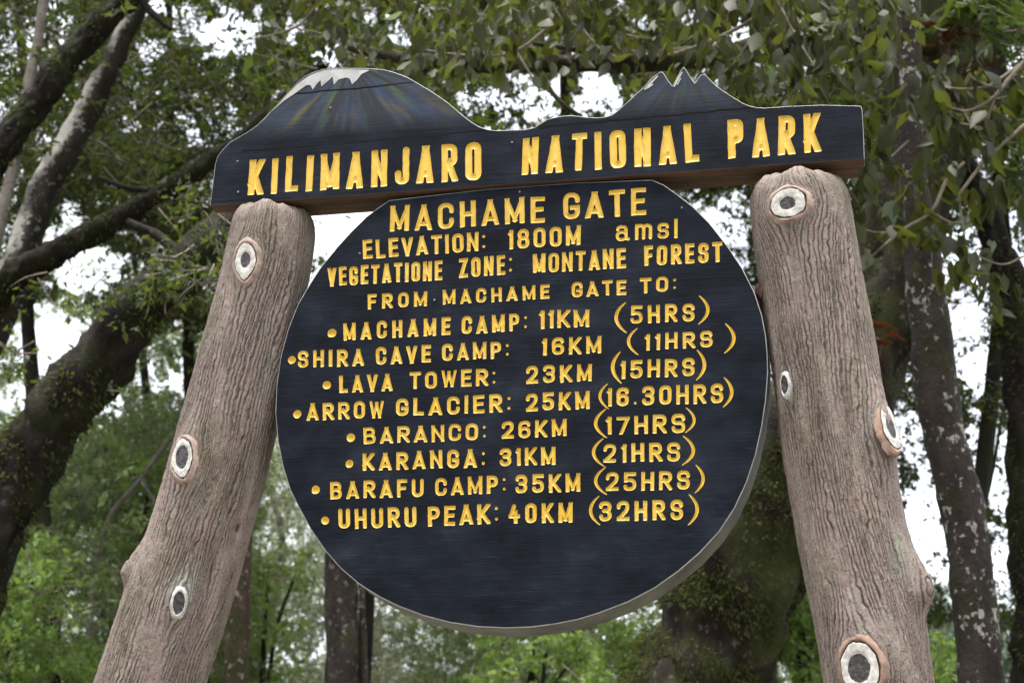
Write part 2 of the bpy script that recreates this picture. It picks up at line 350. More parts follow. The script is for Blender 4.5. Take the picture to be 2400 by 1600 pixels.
def mesh_sdf(d, xs, ys):
    """triangles of the region d < 0 on a grid: (points, sdf at points, tris)"""
    idx = {}; P = []; D = []; T = []
    ny, nx = d.shape
    def gv(j, i):
        k = (j, i)
        if k not in idx: idx[k] = len(P); P.append((xs[i], ys[j])); D.append(d[j, i])
        return idx[k]
    def ev(a, b):
        k = (a, b) if a < b else (b, a)
        if k not in idx:
            (j0, i0), (j1, i1) = k; t = d[k[0]]/(d[k[0]] - d[k[1]]); t = min(max(t, .04), .96)
            idx[k] = len(P); P.append((xs[i0] + (xs[i1] - xs[i0])*t, ys[j0] + (ys[j1] - ys[j0])*t)); D.append(0.0)
        return idx[k]
    neg = d < 0
    act = neg[:-1, :-1] | neg[1:, :-1] | neg[:-1, 1:] | neg[1:, 1:]
    for j, i in zip(*np.nonzero(act)):
        j = int(j); i = int(i)
        q = [(j, i), (j, i + 1), (j + 1, i + 1), (j + 1, i)]
        for tri in ((q[0], q[1], q[2]), (q[0], q[2], q[3])):
            poly = []
            for a, b in ((tri[0], tri[1]), (tri[1], tri[2]), (tri[2], tri[0])):
                ia, ib = neg[a], neg[b]
                if ia: poly.append(gv(*a))
                if ia != ib: poly.append(ev(a, b))
            for k in range(1, len(poly) - 1): T.append((poly[0], poly[k], poly[k + 1]))
    return P, D, T
class Carver:
    """collects one line of carved writing lying on the plane y = Y"""
    def __init__(s, Y): s.Y = Y; s.V = []; s.T = []; s.E = []
    def add(s, d, xs, ys, fmap, k, dmax):
        P, D, T = mesh_sdf(d, xs, ys)
        if not T: return
        o = len(s.V); cnt = {}
        for (x, y), q in zip(P, D):
            X, Z = fmap(x, y); s.V.append((X, s.Y + min(dmax, max(0, -q)*k), Z))
        for t in T:
            s.T.append((t[0] + o, t[1] + o, t[2] + o))
            for a, b in ((t[0], t[1]), (t[1], t[2]), (t[2], t[0])):
                e = (min(a, b), max(a, b)); cnt[e] = cnt.get(e, 0) + 1
        s.E += [(a + o, b + o) for (a, b), c in cnt.items() if c == 1]
    def word(s, text, bl, br, tl, tr, sw=.23, gap=.2):
        sw = sw*(.82 if sw < .21 else .73)
        q = [at(*p, s.Y)[[0, 2]] for p in (bl, br, tl, tr)]
        W = np.linalg.norm(q[1] - q[0]); H = (np.linalg.norm(q[2] - q[0]) + np.linalg.norm(q[3] - q[1]))/2
        st = H*sw
        gw = H*gap
        units = sum(G[c][0] for c in text); fixed = sum(st for c in text if G[c][0] == 0)
        # widths: proportional glyphs share what is left of the measured word length
        free = W - fixed - gw*(len(text) - 1)
        unit = free/units if units else 0
        while units and unit < st*2.1 and gw > H*.06:
            gw *= .92; unit = (W - fixed - gw*(len(text) - 1))/units
        if not units: gw = 0
        if units and unit > H*.95:
            unit = H*.95; gw = (W - fixed - unit*units)/max(1, len(text) - 1)
        x = 0
        for c in text:
            w = G[c][0]*unit if G[c][0] else st
            w = max(w, st)
            cell = st/7.5; pad = cell*2.5
            xs = np.arange(-pad, w + pad + cell, cell); ys = np.arange(-pad, H + pad + cell, cell)
            X, Y = np.meshgrid(xs, ys)
            jit = (noise(X/H*7 + random.random()*90, Y/H*7, random.random()*50, 5) - .5)*st*.08
            d = glyph_sdf(c, w, H, st*random.uniform(.95, 1.06), X, Y) + jit
            a = random.uniform(-.022, .022); sx = random.uniform(-.012, .012)*H; dy = random.uniform(-.02, .02)*H
            x0 = x
            def fmap(lx, ly):
                cx, cy = lx - w/2, ly - H/2
                gx = x0 + w/2 + cx - a*cy; gy = H/2 + cy + a*cx + dy
                u, v = gx/W, gy/H
                p = (1 - u)*(1 - v)*q[0] + u*(1 - v)*q[1] + (1 - u)*v*q[2] + u*v*q[3]
                return p[0], p[1]
            s.add(d, xs, ys, fmap, .85, min(.0040, st*.3))
            x += w + gw
    def bullet(s, px, py, r):
        c = at(px, py, s.Y); rr = r/FPX*np.linalg.norm(c - CAM)
        cell = rr/4; xs = np.arange(-rr - 2*cell, rr + 2.5*cell, cell); X, Y = np.meshgrid(xs, xs)
        d = np.hypot(X, Y) - rr*(.92 + .16*noise(X/rr*1.5 + px, Y/rr*1.5, 0))
        s.add(d, xs, xs, lambda x, y: (c[0] + x, c[2] + y), .8, .006)
    def paren(s, side, x0, x1, y0, y1):     # tapered crescent between two heights
        a, b = (x1, x0) if side == '(' else (x0, x1)
        pts = [at(px, py, s.Y)[[0, 2]] for px, py in ((a, y0), (b, (y0 + y1)/2), (a + (2 if side == '(' else -2)*1.0, y1))]
        p0, p1, p2 = pts; ctrl = 2*p1 - (p0 + p2)/2
        L = np.linalg.norm(p2 - p0); hw = L*.052
        P = [(1 - t)**2*p0 + 2*t*(1 - t)*ctrl + t*t*p2 for t in np.linspace(0, 1, 17)]
        lo = np.min(P, 0) - hw*2; hi = np.max(P, 0) + hw*2; cell = hw/3.2
        xs = np.arange(lo[0], hi[0], cell); ys = np.arange(lo[1], hi[1], cell); X, Y = np.meshgrid(xs, ys)
        d = np.full(X.shape, 9.0)
        for i in range(16):
            u, v = P[i], P[i + 1]; e = v - u; t = np.clip(((X - u[0])*e[0] + (Y - u[1])*e[1])/(e @ e), 0, 1)
            wd = hw*(.28 + .8*np.sin(np.pi*((i + t)/16))**.8)
            d = np.minimum(d, np.hypot(X - u[0] - t*e[0], Y - u[1] - t*e[1]) - wd)
        s.add(d, xs, ys, lambda x, y: (x, y), .9, .005)

YH, YD = 0.0, 0.012                          # front planes of the header and of the round board
LINES_H = [('lettering', 'yellow carved line KILIMANJARO NATIONAL PARK', [
    ('KILIMANJARO', (581, 457), (1128, 421), (585, 375), (1128, 332), .205, .2),
    ('NATIONAL', (1222, 411), (1639, 379), (1226, 325), (1634, 288), .205, .2),
    ('PARK', (1706, 373), (1923, 354), (1705, 282), (1923, 263), .205, .2)], [], [])]
LINES_D = [
 ('yellow carved line MACHAME GATE', [('MACHAME', (914, 544), (1277, 520), (915, 484), (1277, 459), .24, .22), ('GATE', (1320, 514), (1514, 504), (1320, 453), (1514, 440), .24, .2)], [], []),
 ('yellow carved line ELEVATION: 1800M amsl', [('ELEVATION:', (851, 607), (1138, 587), (850, 563), (1138, 543), .25, .17), ('1800M', (1191, 584), (1361, 573), (1191, 539), (1361, 527), .25, .2), ('amsl', (1443, 566), (1588, 557), (1443, 520), (1588, 512), .19, .25)], [], []),
 ('yellow carved line VEGETATIONE ZONE: MONTANE FOREST', [('VEGETATIONE', (768, 671), (1037, 655), (768, 628), (1037, 609), .25, .14), ('ZONE:', (1076, 651), (1201, 642), (1076, 606), (1201, 596), .25, .17), ('MONTANE', (1249, 640), (1467, 628), (1249, 596), (1467, 581), .25, .15), ('FOREST', (1510, 623), (1693, 613), (1510, 577), (1693, 566), .25, .18)], [], []),
 ('yellow carved line FROM MACHAME GATE TO:', [('FROM', (862, 724), (1001, 716), (862, 689), (1001, 682), .28, .35), ('MACHAME', (1038, 714), (1288, 699), (1038, 680), (1288, 666), .28, .33), ('GATE', (1340, 696), (1468, 690), (1340, 661), (1468, 655), .28, .25), ('TO:', (1500, 687), (1585, 681), (1500, 651), (1585, 647), .28, .3)], [], []),
 ('yellow carved line MACHAME CAMP: 11KM (5HRS)', [('MACHAME', (805, 797), (1056, 784), (805, 757), (1056, 743), .27, .3), ('CAMP:', (1082, 783), (1236, 774), (1082, 742), (1236, 734), .27, .25), ('11KM', (1264, 770), (1381, 765), (1264, 727), (1381, 725), .27, .2), ('5HRS', (1478, 758), (1628, 752), (1478, 716), (1628, 711), .25, .28)], [(778, 780, 10.5)], [('(', 1444, 1466, 709, 779), (')', 1639, 1659, 693, 759)]),
 ('yellow carved line SHIRA CAVE CAMP: 16KM (11HRS)', [('SHIRA', (698, 862), (853, 856), (698, 823), (853, 816), .27, .28), ('CAVE', (881, 854), (1010, 849), (881, 813), (1010, 808), .27, .25), ('CAMP:', (1036, 846), (1193, 838), (1036, 806), (1193, 799), .27, .25), ('16KM', (1270, 833), (1409, 827), (1270, 793), (1409, 787), .27, .28), ('11HRS', (1511, 821), (1670, 812), (1511, 783), (1670, 774), .26, .3)], [(684, 843, 9.5)], [('(', 1473, 1494, 769, 831), (')', 1700, 1720, 758, 827)]),
 ('yellow carved line LAVA TOWER: 23KM (15HRS)', [('LAVA', (795, 920), (920, 915), (795, 880), (920, 875), .27, .25), ('TOWER:', (960, 911), (1162, 903), (960, 872), (1162, 863), .27, .25), ('23KM', (1233, 899), (1387, 892), (1233, 858), (1387, 852), .27, .28), ('15HRS', (1454, 887), (1628, 880), (1454, 845), (1628, 838), .26, .26)], [(766, 902, 10)], [('(', 1436, 1454, 824, 897), (')', 1634, 1651, 820, 890)]),
 ('yellow carved line ARROW GLACIER: 25KM (16.30HRS)', [('ARROW', (719, 985), (900, 978), (719, 945), (900, 938), .27, .25), ('GLACIER:', (928, 975), (1197, 965), (928, 935), (1197, 922), .27, .27), ('25KM', (1233, 963), (1382, 957), (1233, 922), (1382, 915), .27, .26), ('16.30HRS', (1422, 952), (1695, 943), (1422, 909), (1695, 897), .26, .24)], [(697, 970, 10)], [('(', 1406, 1424, 899, 957), (')', 1697, 1715, 884, 953)]),
 ('yellow carved line BARANCO: 26KM (17HRS)', [('BARANCO:', (852, 1040), (1139, 1030), (852, 1002), (1139, 991), .27, .27), ('26KM', (1176, 1027), (1328, 1021), (1176, 987), (1328, 981), .27, .27), ('17HRS', (1420, 1018), (1606, 1013), (1420, 977), (1606, 968), .26, .26)], [(822, 1025, 10)], [('(', 1396, 1420, 958, 1025), (')', 1608, 1627, 955, 1013)]),
 ('yellow carved line KARANGA: 31KM (21HRS)', [('KARANGA:', (850, 1102), (1137, 1094), (850, 1062), (1137, 1050), .27, .27), ('31KM', (1171, 1092), (1302, 1088), (1171, 1051), (1302, 1046), .27, .24), ('21HRS', (1414, 1084), (1594, 1079), (1414, 1041), (1594, 1035), .26, .26)], [(819, 1086, 9.5)], [('(', 1391, 1414, 1027, 1092), (')', 1601, 1625, 1021, 1089)]),
 ('yellow carved line BARAFU CAMP: 35KM (25HRS)', [('BARAFU', (774, 1169), (993, 1163), (774, 1129), (993, 1121), .27, .27), ('CAMP:', (1020, 1161), (1186, 1155), (1020, 1120), (1186, 1113), .27, .25), ('35KM', (1208, 1155), (1360, 1151), (1208, 1112), (1360, 1108), .27, .26), ('25HRS', (1420, 1150), (1617, 1146), (1420, 1107), (1617, 1102), .26, .26)], [(740, 1147, 10)], [('(', 1396, 1420, 1094, 1158), (')', 1631, 1648, 1089, 1154)]),
 ('yellow carved line UHURU PEAK: 40KM (32HRS)', [('UHURU', (793, 1238), (976, 1234), (793, 1192), (976, 1187), .27, .24), ('PEAK:', (1003, 1232), (1168, 1226), (1003, 1186), (1168, 1179), .27, .22), ('40KM', (1192, 1226), (1342, 1223), (1192, 1181), (1342, 1176), .27, .26), ('32HRS', (1404, 1221), (1601, 1217), (1404, 1175), (1601, 1170), .26, .26)], [(762, 1219, 9.7)], [('(', 1384, 1404, 1162, 1229), (')', 1615, 1634, 1158, 1229)]),
]

# ------------------------------------------------------------------ the sign
sign = thing('park_sign', 'park entrance sign with round black board hung between two faux-bark posts', 'sign')
HEADER = [(492, 482), (501, 412), (504, 385), (509, 368), (522, 350), (540, 332), (579, 310), (603, 293), (622, 274), (644, 251), (660, 233), (678, 214), (692, 198), (708, 183), (723, 174), (740, 167), (757, 162), (776, 160), (800, 159.5), (824, 160), (850, 160), (875, 161), (898, 163), (919, 168), (940, 175), (960, 184), (984, 198), (1008, 212), (1030, 227), (1049, 240), (1070, 258), (1089, 274), (1106, 287), (1123, 297), (1142, 303), (1161, 306), (1198, 305), (1230, 304), (1252, 299), (1268, 289), (1283, 280), (1300, 275), (1319, 272), (1337, 271), (1355, 272), (1378, 275), (1399, 276), (1418, 274), (1435, 269), (1450, 258), (1467, 242), (1487, 224), (1507, 206), (1519, 193), (1529, 182), (1540, 174), (1549, 168), (1554, 170), (1561, 181), (1569, 193), (1576, 201), (1582, 191), (1589, 177), (1596, 164), (1602, 157), (1607, 162), (1612, 171), (1620, 184), (1628, 195), (1633, 190), (1638, 180), (1644, 175), (1651, 174), (1659, 181), (1667, 190), (1680, 202), (1695, 213), (1720, 229), (1740, 241), (1756, 248), (1775, 252), (1793, 253), (1850, 249), (1923, 246), (2009, 248), (2018, 249), (2021, 258), (2024, 310), (2026, 372)]
DISC_TOP = [(1529, 421), (1350, 428), (1140, 443), (912, 469)]
DISC = [(886, 487), (859, 507), (824, 541), (791, 577), (748, 630), (725, 666), (698, 712), (675, 770), (658, 832), (648, 901), (645, 968), (651, 1034), (663, 1094), (679, 1146), (700, 1189), (728, 1240), (761, 1289), (798, 1331), (840, 1367), (885, 1396), (934, 1420), (992, 1442), (1054, 1458), (1120, 1468), (1185, 1471), (1245, 1469), (1300, 1462), (1355, 1451), (1404, 1436), (1472, 1410), (1535, 1377), (1590, 1338), (1640, 1295), (1686, 1245), (1722, 1190), (1750, 1130), (1771, 1066), (1786, 999), (1795, 938), (1800, 875), (1799, 831), (1795, 786), (1786, 738), (1769, 686), (1740, 628), (1706, 577), (1664, 523), (1626, 485), (1587, 455), (1556, 433)]
PEAK1 = at(825, 165, YH); PEAK2 = at(1604, 165, YH)
SEAM_Z1 = float(at(820, 318, YH)[2]); SEAM_Z2 = float(at(1600, 272, YH)[2])
CRACKS = []
for (x0, y0, x1, y1, wd) in ((566, 355, 705, 345, 0.0030), (800, 336, 1000, 318, 0.0025), (1025, 318, 1170, 300, 0.0030), (690, 220, 915, 200, 0.0030), (915, 200, 985, 190, 0.0019), (1262, 300, 1515, 276, 0.0046), (1515, 276, 1760, 253, 0.0036), (494, 474, 640, 463, 0.0019)):
    a, b = at(x0, y0, YH), at(x1, y1, YH); CRACKS.append((float(a[0]), float(a[2]), float(b[0]), float(b[2]), wd))
PAINT_H = board_paint('black_board_paint_header', True); PAINT_D = board_paint('black_board_paint')

def poly2(px, Y): return [at(*p, Y)[[0, 2]] for p in px]
def inset(P, d):
    n = len(P); out = []
    area = sum(P[i][0]*P[(i + 1) % n][1] - P[(i + 1) % n][0]*P[i][1] for i in range(n))
    sg = 1 if area > 0 else -1
    for i in range(n):
        a, b, c = P[i - 1], P[i], P[(i + 1) % n]
        e1 = (b - a)/max(1e-9, np.linalg.norm(b - a)); e2 = (c - b)/max(1e-9, np.linalg.norm(c - b))
        n1 = np.array([-e1[1], e1[0]])*sg; n2 = np.array([-e2[1], e2[0]])*sg
        m = n1 + n2; L = np.linalg.norm(m); m = m/L if L > 1e-6 else n1
        out.append(b + m*d/max(.45, m @ n1))
    return out
def board(name, outline, Y, thick, chamf, carvers, mats, mat_of, parent):
    """slab with a carved front: mats[0] front, others for chamfer / sides; mat_of(kind, edge index)"""
    O = poly2(outline, Y); I = inset(O, chamf); n = len(O)
    pts = [Vector(p) for p in I]; edges = [(i, (i + 1) % n) for i in range(n)]
    for c in carvers:
        used = sorted({v for e in c.E for v in e}); mp = {v: len(pts) + k for k, v in enumerate(used)}
        pts += [Vector((c.V[v][0], c.V[v][2])) for v in used]
        edges += [(mp[a], mp[b]) for a, b in c.E]
    vs, es, fs, _, oe, _ = delaunay_2d_cdt(pts, edges, [], 0, 1e-7)
    wall = {(min(e), max(e)) for e, o_ in zip(es, oe) if o_}; nb = {}
    for k, f in enumerate(fs):
        for a, b in ((f[0], f[1]), (f[1], f[2]), (f[2], f[0])): nb.setdefault((min(a, b), max(a, b)), []).append(k)
    par = {}; todo = []
    for e, ks in nb.items():
        if len(ks) == 1: par[ks[0]] = 1 if e in wall else 0; todo.append(ks[0])
    while todo:                                        # inside / outside by counting outlines crossed
        k = todo.pop(); f = fs[k]
        for a, b in ((f[0], f[1]), (f[1], f[2]), (f[2], f[0])):
            e = (min(a, b), max(a, b))
            for j in nb[e]:
                if j not in par: par[j] = par[k] ^ (1 if e in wall else 0); todo.append(j)
    fs = [f for k, f in enumerate(fs) if par.get(k)]
    V = [(v[0], Y, v[1]) for v in vs]; P = []; mi = []
    for f in fs:
        f = list(f); q = [vs[k] for k in f]
        ar = sum(q[i][0]*q[(i + 1) % len(q)][1] - q[(i + 1) % len(q)][0]*q[i][1] for i in range(len(q)))
        if ar < 0: f.reverse()
        P.append(f); mi.append(0)
    o = len(V)
    V += [(p[0], Y, p[1]) for p in I] + [(p[0], Y + chamf*.9, p[1]) for p in O] + [(p[0], Y + thick, p[1]) for p in O]
    for i in range(n):
        j = (i + 1) % n
        P.append([o + i, o + j, o + n + j, o + n + i]); mi.append(mat_of('chamfer', i))
        P.append([o + n + i, o + n + j, o + 2*n + j, o + 2*n + i]); mi.append(mat_of('side', i))
    P.append([o + 2*n + i for i in range(n)]); mi.append(mat_of('back', 0))
    ob = mesh_obj(name, V, P, mats, parent, mi)
    bm = bmesh.new(); bm.from_mesh(ob.data); 
    side = [f for f in bm.faces if f.material_index != 0]
    bmesh.ops.recalc_face_normals(bm, faces=side); bm.to_mesh(ob.data); bm.free()
    return ob
def carve(lines, Y):
    out = []
    for lab, words, bullets, parens in lines:
        for k, wd in enumerate(words):
            c = Carver(Y); c.word(*wd)
            txt = wd[0]
            if parens and k == len(words) - 1:
                for p in parens: c.paren(*p)
                txt = '(' + txt + ')'
            out.append(('lettering', 'carved yellow ' + txt + ' in ' + lab.split(' ', 3)[3], c))
        for b in bullets:
            c = Carver(Y); c.bullet(*b); out.append(('bullet_dot', 'carved yellow dot before ' + words[0][0], c))
    return out
cH = carve([(l[1], l[2], l[3], l[4]) for l in LINES_H], YH)
header = board('header_board', HEADER, YH, .055, .0013, [c for _, _, c in cH], [PAINT_H, WHITE, BROWN, EDGE],
    lambda k, i: (2 if i == len(HEADER) - 1 else 1) if k == 'chamfer' else ((2 if i == len(HEADER) - 1 else 1) if k == 'side' else 2), sign)
header['label'] = 'dark header plank cut to mountain outlines along its top'
cD = carve(LINES_D, YD)
disc = board('round_board', DISC_TOP + DISC, YD, .118, .0024, [c for _, _, c in cD], [PAINT_D, WHITE, EDGE],
    lambda k, i: 1 if k == 'chamfer' else 2, sign)
disc['label'] = 'round dark board listing camps, distances and hours'
for par, cs in ((header, cH), (disc, cD)):
    for nm, lab, c in cs:
        T = np.array(c.T); a = np.array(c.V)
        v1 = a[T[:, 1]] - a[T[:, 0]]; v2 = a[T[:, 2]] - a[T[:, 0]]; fl = np.cross(v1, v2)[:, 1] > 0; T[fl] = T[fl][:, ::-1]
        o = mesh_obj(nm, c.V, T, YELLOW, par); o['label'] = lab
# snow painted on the mountain tops: a skin of thick white paint
def skin(name, polys, mat, Y, parent):
    V = []; P = []
    for poly in polys:
        q = [Vector(p) for p in poly2(poly, Y)]; n = len(q)
        vs, es, fs, *_ = delaunay_2d_cdt(q, [(i, (i + 1) % n) for i in range(n)], [], 1, 1e-7)
        o = len(V); m = len(vs); V += [(v[0], Y, v[1]) for v in vs] + [(v[0], Y + .0009, v[1]) for v in vs]
        for f in fs:
            f = list(f); ar = sum(vs[f[i]][0]*vs[f[(i + 1) % 3]][1] - vs[f[(i + 1) % 3]][0]*vs[f[i]][1] for i in range(3))
            P.append([k + o for k in (f if ar > 0 else f[::-1])])
        for i in range(n): j = (i + 1) % n; P.append([o + i, o + j, o + m + j, o + m + i])
    return mesh_obj(name, V, P, mat, parent)
snow = [[(612, 287), (628, 271), (648, 250), (664, 232), (682, 213), (696, 199), (712, 186), (727, 177), (743, 170), (760, 165), (778, 163), (824, 163), (860, 164), (866, 165), (847, 174), (837, 187), (825, 198), (819, 184), (811, 182), (803, 184), (794, 186), (782, 199), (780, 179), (772, 187), (753, 203), (751, 188), (743, 196), (733, 210), (727, 199), (718, 200), (690, 220), (663, 238), (643, 256), (622, 276)],
        [(1509, 209), (1521, 196), (1534, 183), (1541, 177), (1542, 180), (1530, 193), (1512, 211)], [(1514, 206), (1530, 196), (1531, 199), (1516, 209)],
        [(1578, 203), (1588, 183), (1597, 168), (1600, 170), (1590, 188), (1581, 204)], [(1586, 198), (1594, 184), (1597, 183), (1588, 199)]]
for k, sp in enumerate(snow):
    o = skin('snow_cap' if k == 0 else 'snow_streak', [sp], WHITE, YH - .0009, header)
    if k == 0: o['label'] = 'white painted snow with ragged lower edge on the broad mountain'
# nail heads
def disc_mesh(V, P, c, r, depth=.003, n=10):
    o = len(V); V.append((c[0], c[1] - depth, c[2]))
    for k in range(n):
        a = 2*math.pi*k/n; V.append((c[0] + r*.7*math.cos(a), c[1] - depth*.8, c[2] + r*.7*math.sin(a)))
    for k in range(n):
        a = 2*math.pi*k/n; V.append((c[0] + r*math.cos(a), c[1] + .001, c[2] + r*math.sin(a)))
    for k in range(n):
        j = (k + 1) % n; P.append([o, o + 1 + j, o + 1 + k][::-1]); P.append([o + 1 + k, o + 1 + j, o + 1 + n + j, o + 1 + n + k][::-1])
for (px, py, Y, par) in ((557, 378, YH, header), (558, 450, YH, header), (775, 253, YH, header), (1200, 334, YH, header), (1218, 450, YD, disc), (1598, 487, YD, disc), (1018, 703, YD, disc), (843, 594, YD, disc)):
    V, P = [], []; disc_mesh(V, P, at(px, py, Y), .0035); mesh_obj('nail_head', V, P, NAIL, par)
# backing beam behind the header: rough-sawn timber, slightly bowed
def beam(name, p0, p1, z0, z1, y0, y1, mat, parent):
    V = []; P = []; n = 24
    for i in range(n + 1):
        t = i/n; x = p0[0] + (p1[0] - p0[0])*t; zz = p0[2] + (p1[2] - p0[2])*t + .003*math.sin(9*t) ; b = .006
        sec = [(y0, z0 + b), (y0 + b, z0), (y1 - b, z0), (y1, z0 + b), (y1, z1 - b), (y1 - b, z1), (y0 + b, z1), (y0, z1 - b)]
        V += [(x, y + .002*math.sin(7*t + z*30), zz + z) for y, z in sec]
    for i in range(n):
        for k in range(8): j = (k + 1) % 8; P.append([i*8 + k, i*8 + j, i*8 + 8 + j, i*8 + 8 + k])
    P.append(list(range(8))[::-1]); P.append([n*8 + k for k in range(8)])
    return mesh_obj(name, V, P, mat, parent)
a, b = at(528, 482, YH), at(2012, 374, YH)
o = beam('backing_beam', a, b, .004, .2, .060, .135, BROWN, sign); o['label'] = 'brown timber beam fixed behind the header plank'

# ------------------------------------------------------------------ posts of moulded cement bark
YP = .085
CEMENT = bark_cement()
def make_post(label, centre, knots):
    """centre: (px, py, width px) down the post; knots: dicts"""
    C = [at(x, y, YP) for x, y, _ in centre]
    Rr = [wd/2/FPX*np.linalg.norm(c - CAM) for c, (_, _, wd) in zip(C, centre)]
    C = np.array(C); Rr = np.array(Rr)
    d = C[-1] - C[-3]; k = C[-1][2]/-d[2]
    C = np.vstack([C, C[-1] + d*k*.5, C[-1] + d*k]); Rr = np.append(Rr, [Rr[-1]*1.06, Rr[-1]*1.12])
    L = np.concatenate([[0], np.cumsum(np.linalg.norm(np.diff(C, axis=0), axis=1))])
    vis = L[len(centre) - 1] + .12
    ls = np.concatenate([np.arange(0, vis, .0021), np.arange(vis, L[-1], .03), [L[-1]]])
    sm = lambda q: np.interp(ls, L, q)
    ax = np.stack([sm(C[:, i]) for i in range(3)], 1)
    kk = np.hanning(121); kk /= kk.sum()
    nv = int((ls < vis).sum())
    for i in range(3):                                  # smooth the bends of the axis
        p = np.concatenate([2*ax[0, i] - ax[60:0:-1, i], ax[:nv, i], 2*ax[nv - 1, i] - ax[nv - 2:nv - 62:-1, i]]); ax[:nv, i] = np.convolve(p, kk, 'valid')
    rad = sm(Rr)
    p = np.concatenate([np.full(60, rad[0]), rad[:nv], np.full(60, rad[nv - 1])]); rad[:nv] = np.convolve(p, kk, 'valid')
    tan = np.gradient(ax, ls, axis=0); tan /= np.linalg.norm(tan, axis=1)[:, None]
    e1 = np.array([1.0, 0, 0]) - tan*tan[:, :1]; e1 /= np.linalg.norm(e1, axis=1)[:, None]; e2 = np.cross(tan, e1)
    nA = 400; th = np.linspace(0, 2*math.pi, nA, endpoint=False)
    LL, TH = np.meshgrid(ls, th, indexing='ij'); RAD = rad[:, None]
    def locate(px, py, push=0):                          # where a sight line meets the post
        r = ray(px, py); r = r/np.linalg.norm(r); best = None
        for t in np.arange(4.2, 6.2, .004):
            P = CAM + r*t; i = int(np.argmin(np.linalg.norm(ax[:nv] - P, axis=1))); D = np.linalg.norm(ax[i] - P) - rad[i]
            if best is None or D < best[0] - 1e-9: best = (D, i, P)
            if D < 0: best = (D, i, P); break
        _, i, P = best; q = P - ax[i]
        return ls[i], math.atan2(q @ e2[i], q @ e1[i]) + push, i
    # flow of the grooves round the knots
    A = TH.copy(); bulge = np.zeros_like(LL); pale = np.zeros_like(LL); inside = np.zeros_like(LL); slit = np.zeros_like(LL)
    for kn in knots:
        kn['l'], kn['th'], kn['i'] = locate(*kn['px'], kn.get('turn', 0))
        s = 1/FPX*np.linalg.norm(ax[kn['i']] - CAM); kn['a'], kn['b'] = kn['size'][0]*s/2, kn['size'][1]*s/2
        da = (TH - kn['th'] + math.pi) % (2*math.pi) - math.pi
        x = da*RAD; y = LL - kn['l']; ra = kn['a']*1.15; el = kn['b']/kn['a']
        rr2 = x*x + (np.where(y > 0, y/kn.get('asym', 1), y)/el)**2
        A = A - np.where(np.abs(da) < 2.6, x*ra*ra/(rr2 + ra*ra*.35)/RAD, 0)*.85
        sg = kn.get('spread', 1.5)
        bulge += kn['h']*np.exp(-(rr2/(ra*sg)**2))
        if kn.get('pale'): pale = np.maximum(pale, kn['pale']*np.exp(-(x*x + ((y + kn.get('dy', 0))/1.5)**2)/(ra*1.2)**2))
        if kn.get('slit'): slit = np.maximum(slit, np.exp(-((x/(kn['a']*.55))**2 + (y/(kn['b']*.8))**2)**2))
        if kn.get('type', 'ring') == 'ring': inside = np.maximum(inside, np.exp(-(rr2/(ra*1.05)**2)**3))
    sx, sy = np.cos(A)*.125, np.sin(A)*.125
    n3 = noise(sx*190, sy*190, LL*60, 31)
    wv = (noise(sx*16, sy*16, LL*3, 2) - .5)*2.0 + (noise(sx*48, sy*48, LL*9, 3) - .5)*1.0 + (noise(sx*110, sy*110, LL*60, 4) - .5)*.5
    def lines(count, seed, wid, ww):
        ph = A/(2*math.pi)*count + wv*ww + (noise(sx*36, sy*36, LL*5, seed) - .5)*1.1
        q = np.abs(ph - np.round(ph))
        return np.clip(1.35 - q/wid, 0, 1)
    live = np.clip((noise(sx*34, sy*34, LL*9, 77) - .22)*3.2, .12, 1)
    live2 = np.clip((noise(sx*40, sy*40, LL*8, 78) - .38)*4, 0, 1)
    g1 = lines(76, 11, .16, 1.1)*live; g2 = lines(131, 12, .22, 1.4)*live2*.8
    groove = np.clip(np.maximum(g1, g2)*(.5 + .8*n3), 0, 1)*(1 - inside)
    big = (noise(sx*9, sy*9, LL*4, 5) - .5)*.012 + (noise(sx*26, sy*26, LL*6, 9) - .5)*.005
    lt = LL + (noise(sx*22, sy*22, 0, 61) - .5)*.02 + (noise(sx*70, sy*70, 0, 62) - .5)*.012
    dome = .60 + .40*np.clip(1 - np.clip((.062 - lt)/.066, 0, 1)**2.3, 0, 1)**(1/2.3)
    rr = (RAD + big + bulge - groove*.0042 - slit*.018 + (n3 - .5)*.0032)*dome
    V = ax[:, None, :] + rr[..., None]*(np.cos(TH)[..., None]*e1[:, None, :] + np.sin(TH)[..., None]*e2[:, None, :])
    nl = len(ls); V = V.reshape(-1, 3)
    ii = np.arange(nl - 1)[:, None]*nA; jj = np.arange(nA)[None]; j2 = (jj + 1) % nA
    F = np.stack([ii + jj, ii + nA + jj, ii + nA + j2, ii + j2], -1).reshape(-1, 4)
    top = len(V); V = np.vstack([V, ax[0] - tan[0]*.012])
    cap = np.array([[top, j, (j + 1) % nA, (j + 1) % nA] for j in range(nA)])
    Fl = F.tolist() + [[c[0], c[1], c[2]] for c in cap.tolist()]
    gA = np.append(np.maximum(groove, slit).ravel(), 0); pA = np.append(np.clip(pale*(.45 + .9*n3), 0, 1).ravel(), .0)
    post = mesh_obj('post', V, Fl, CEMENT, sign, smooth=True, attr={'groove': gA, 'pale': pA}); post['label'] = label
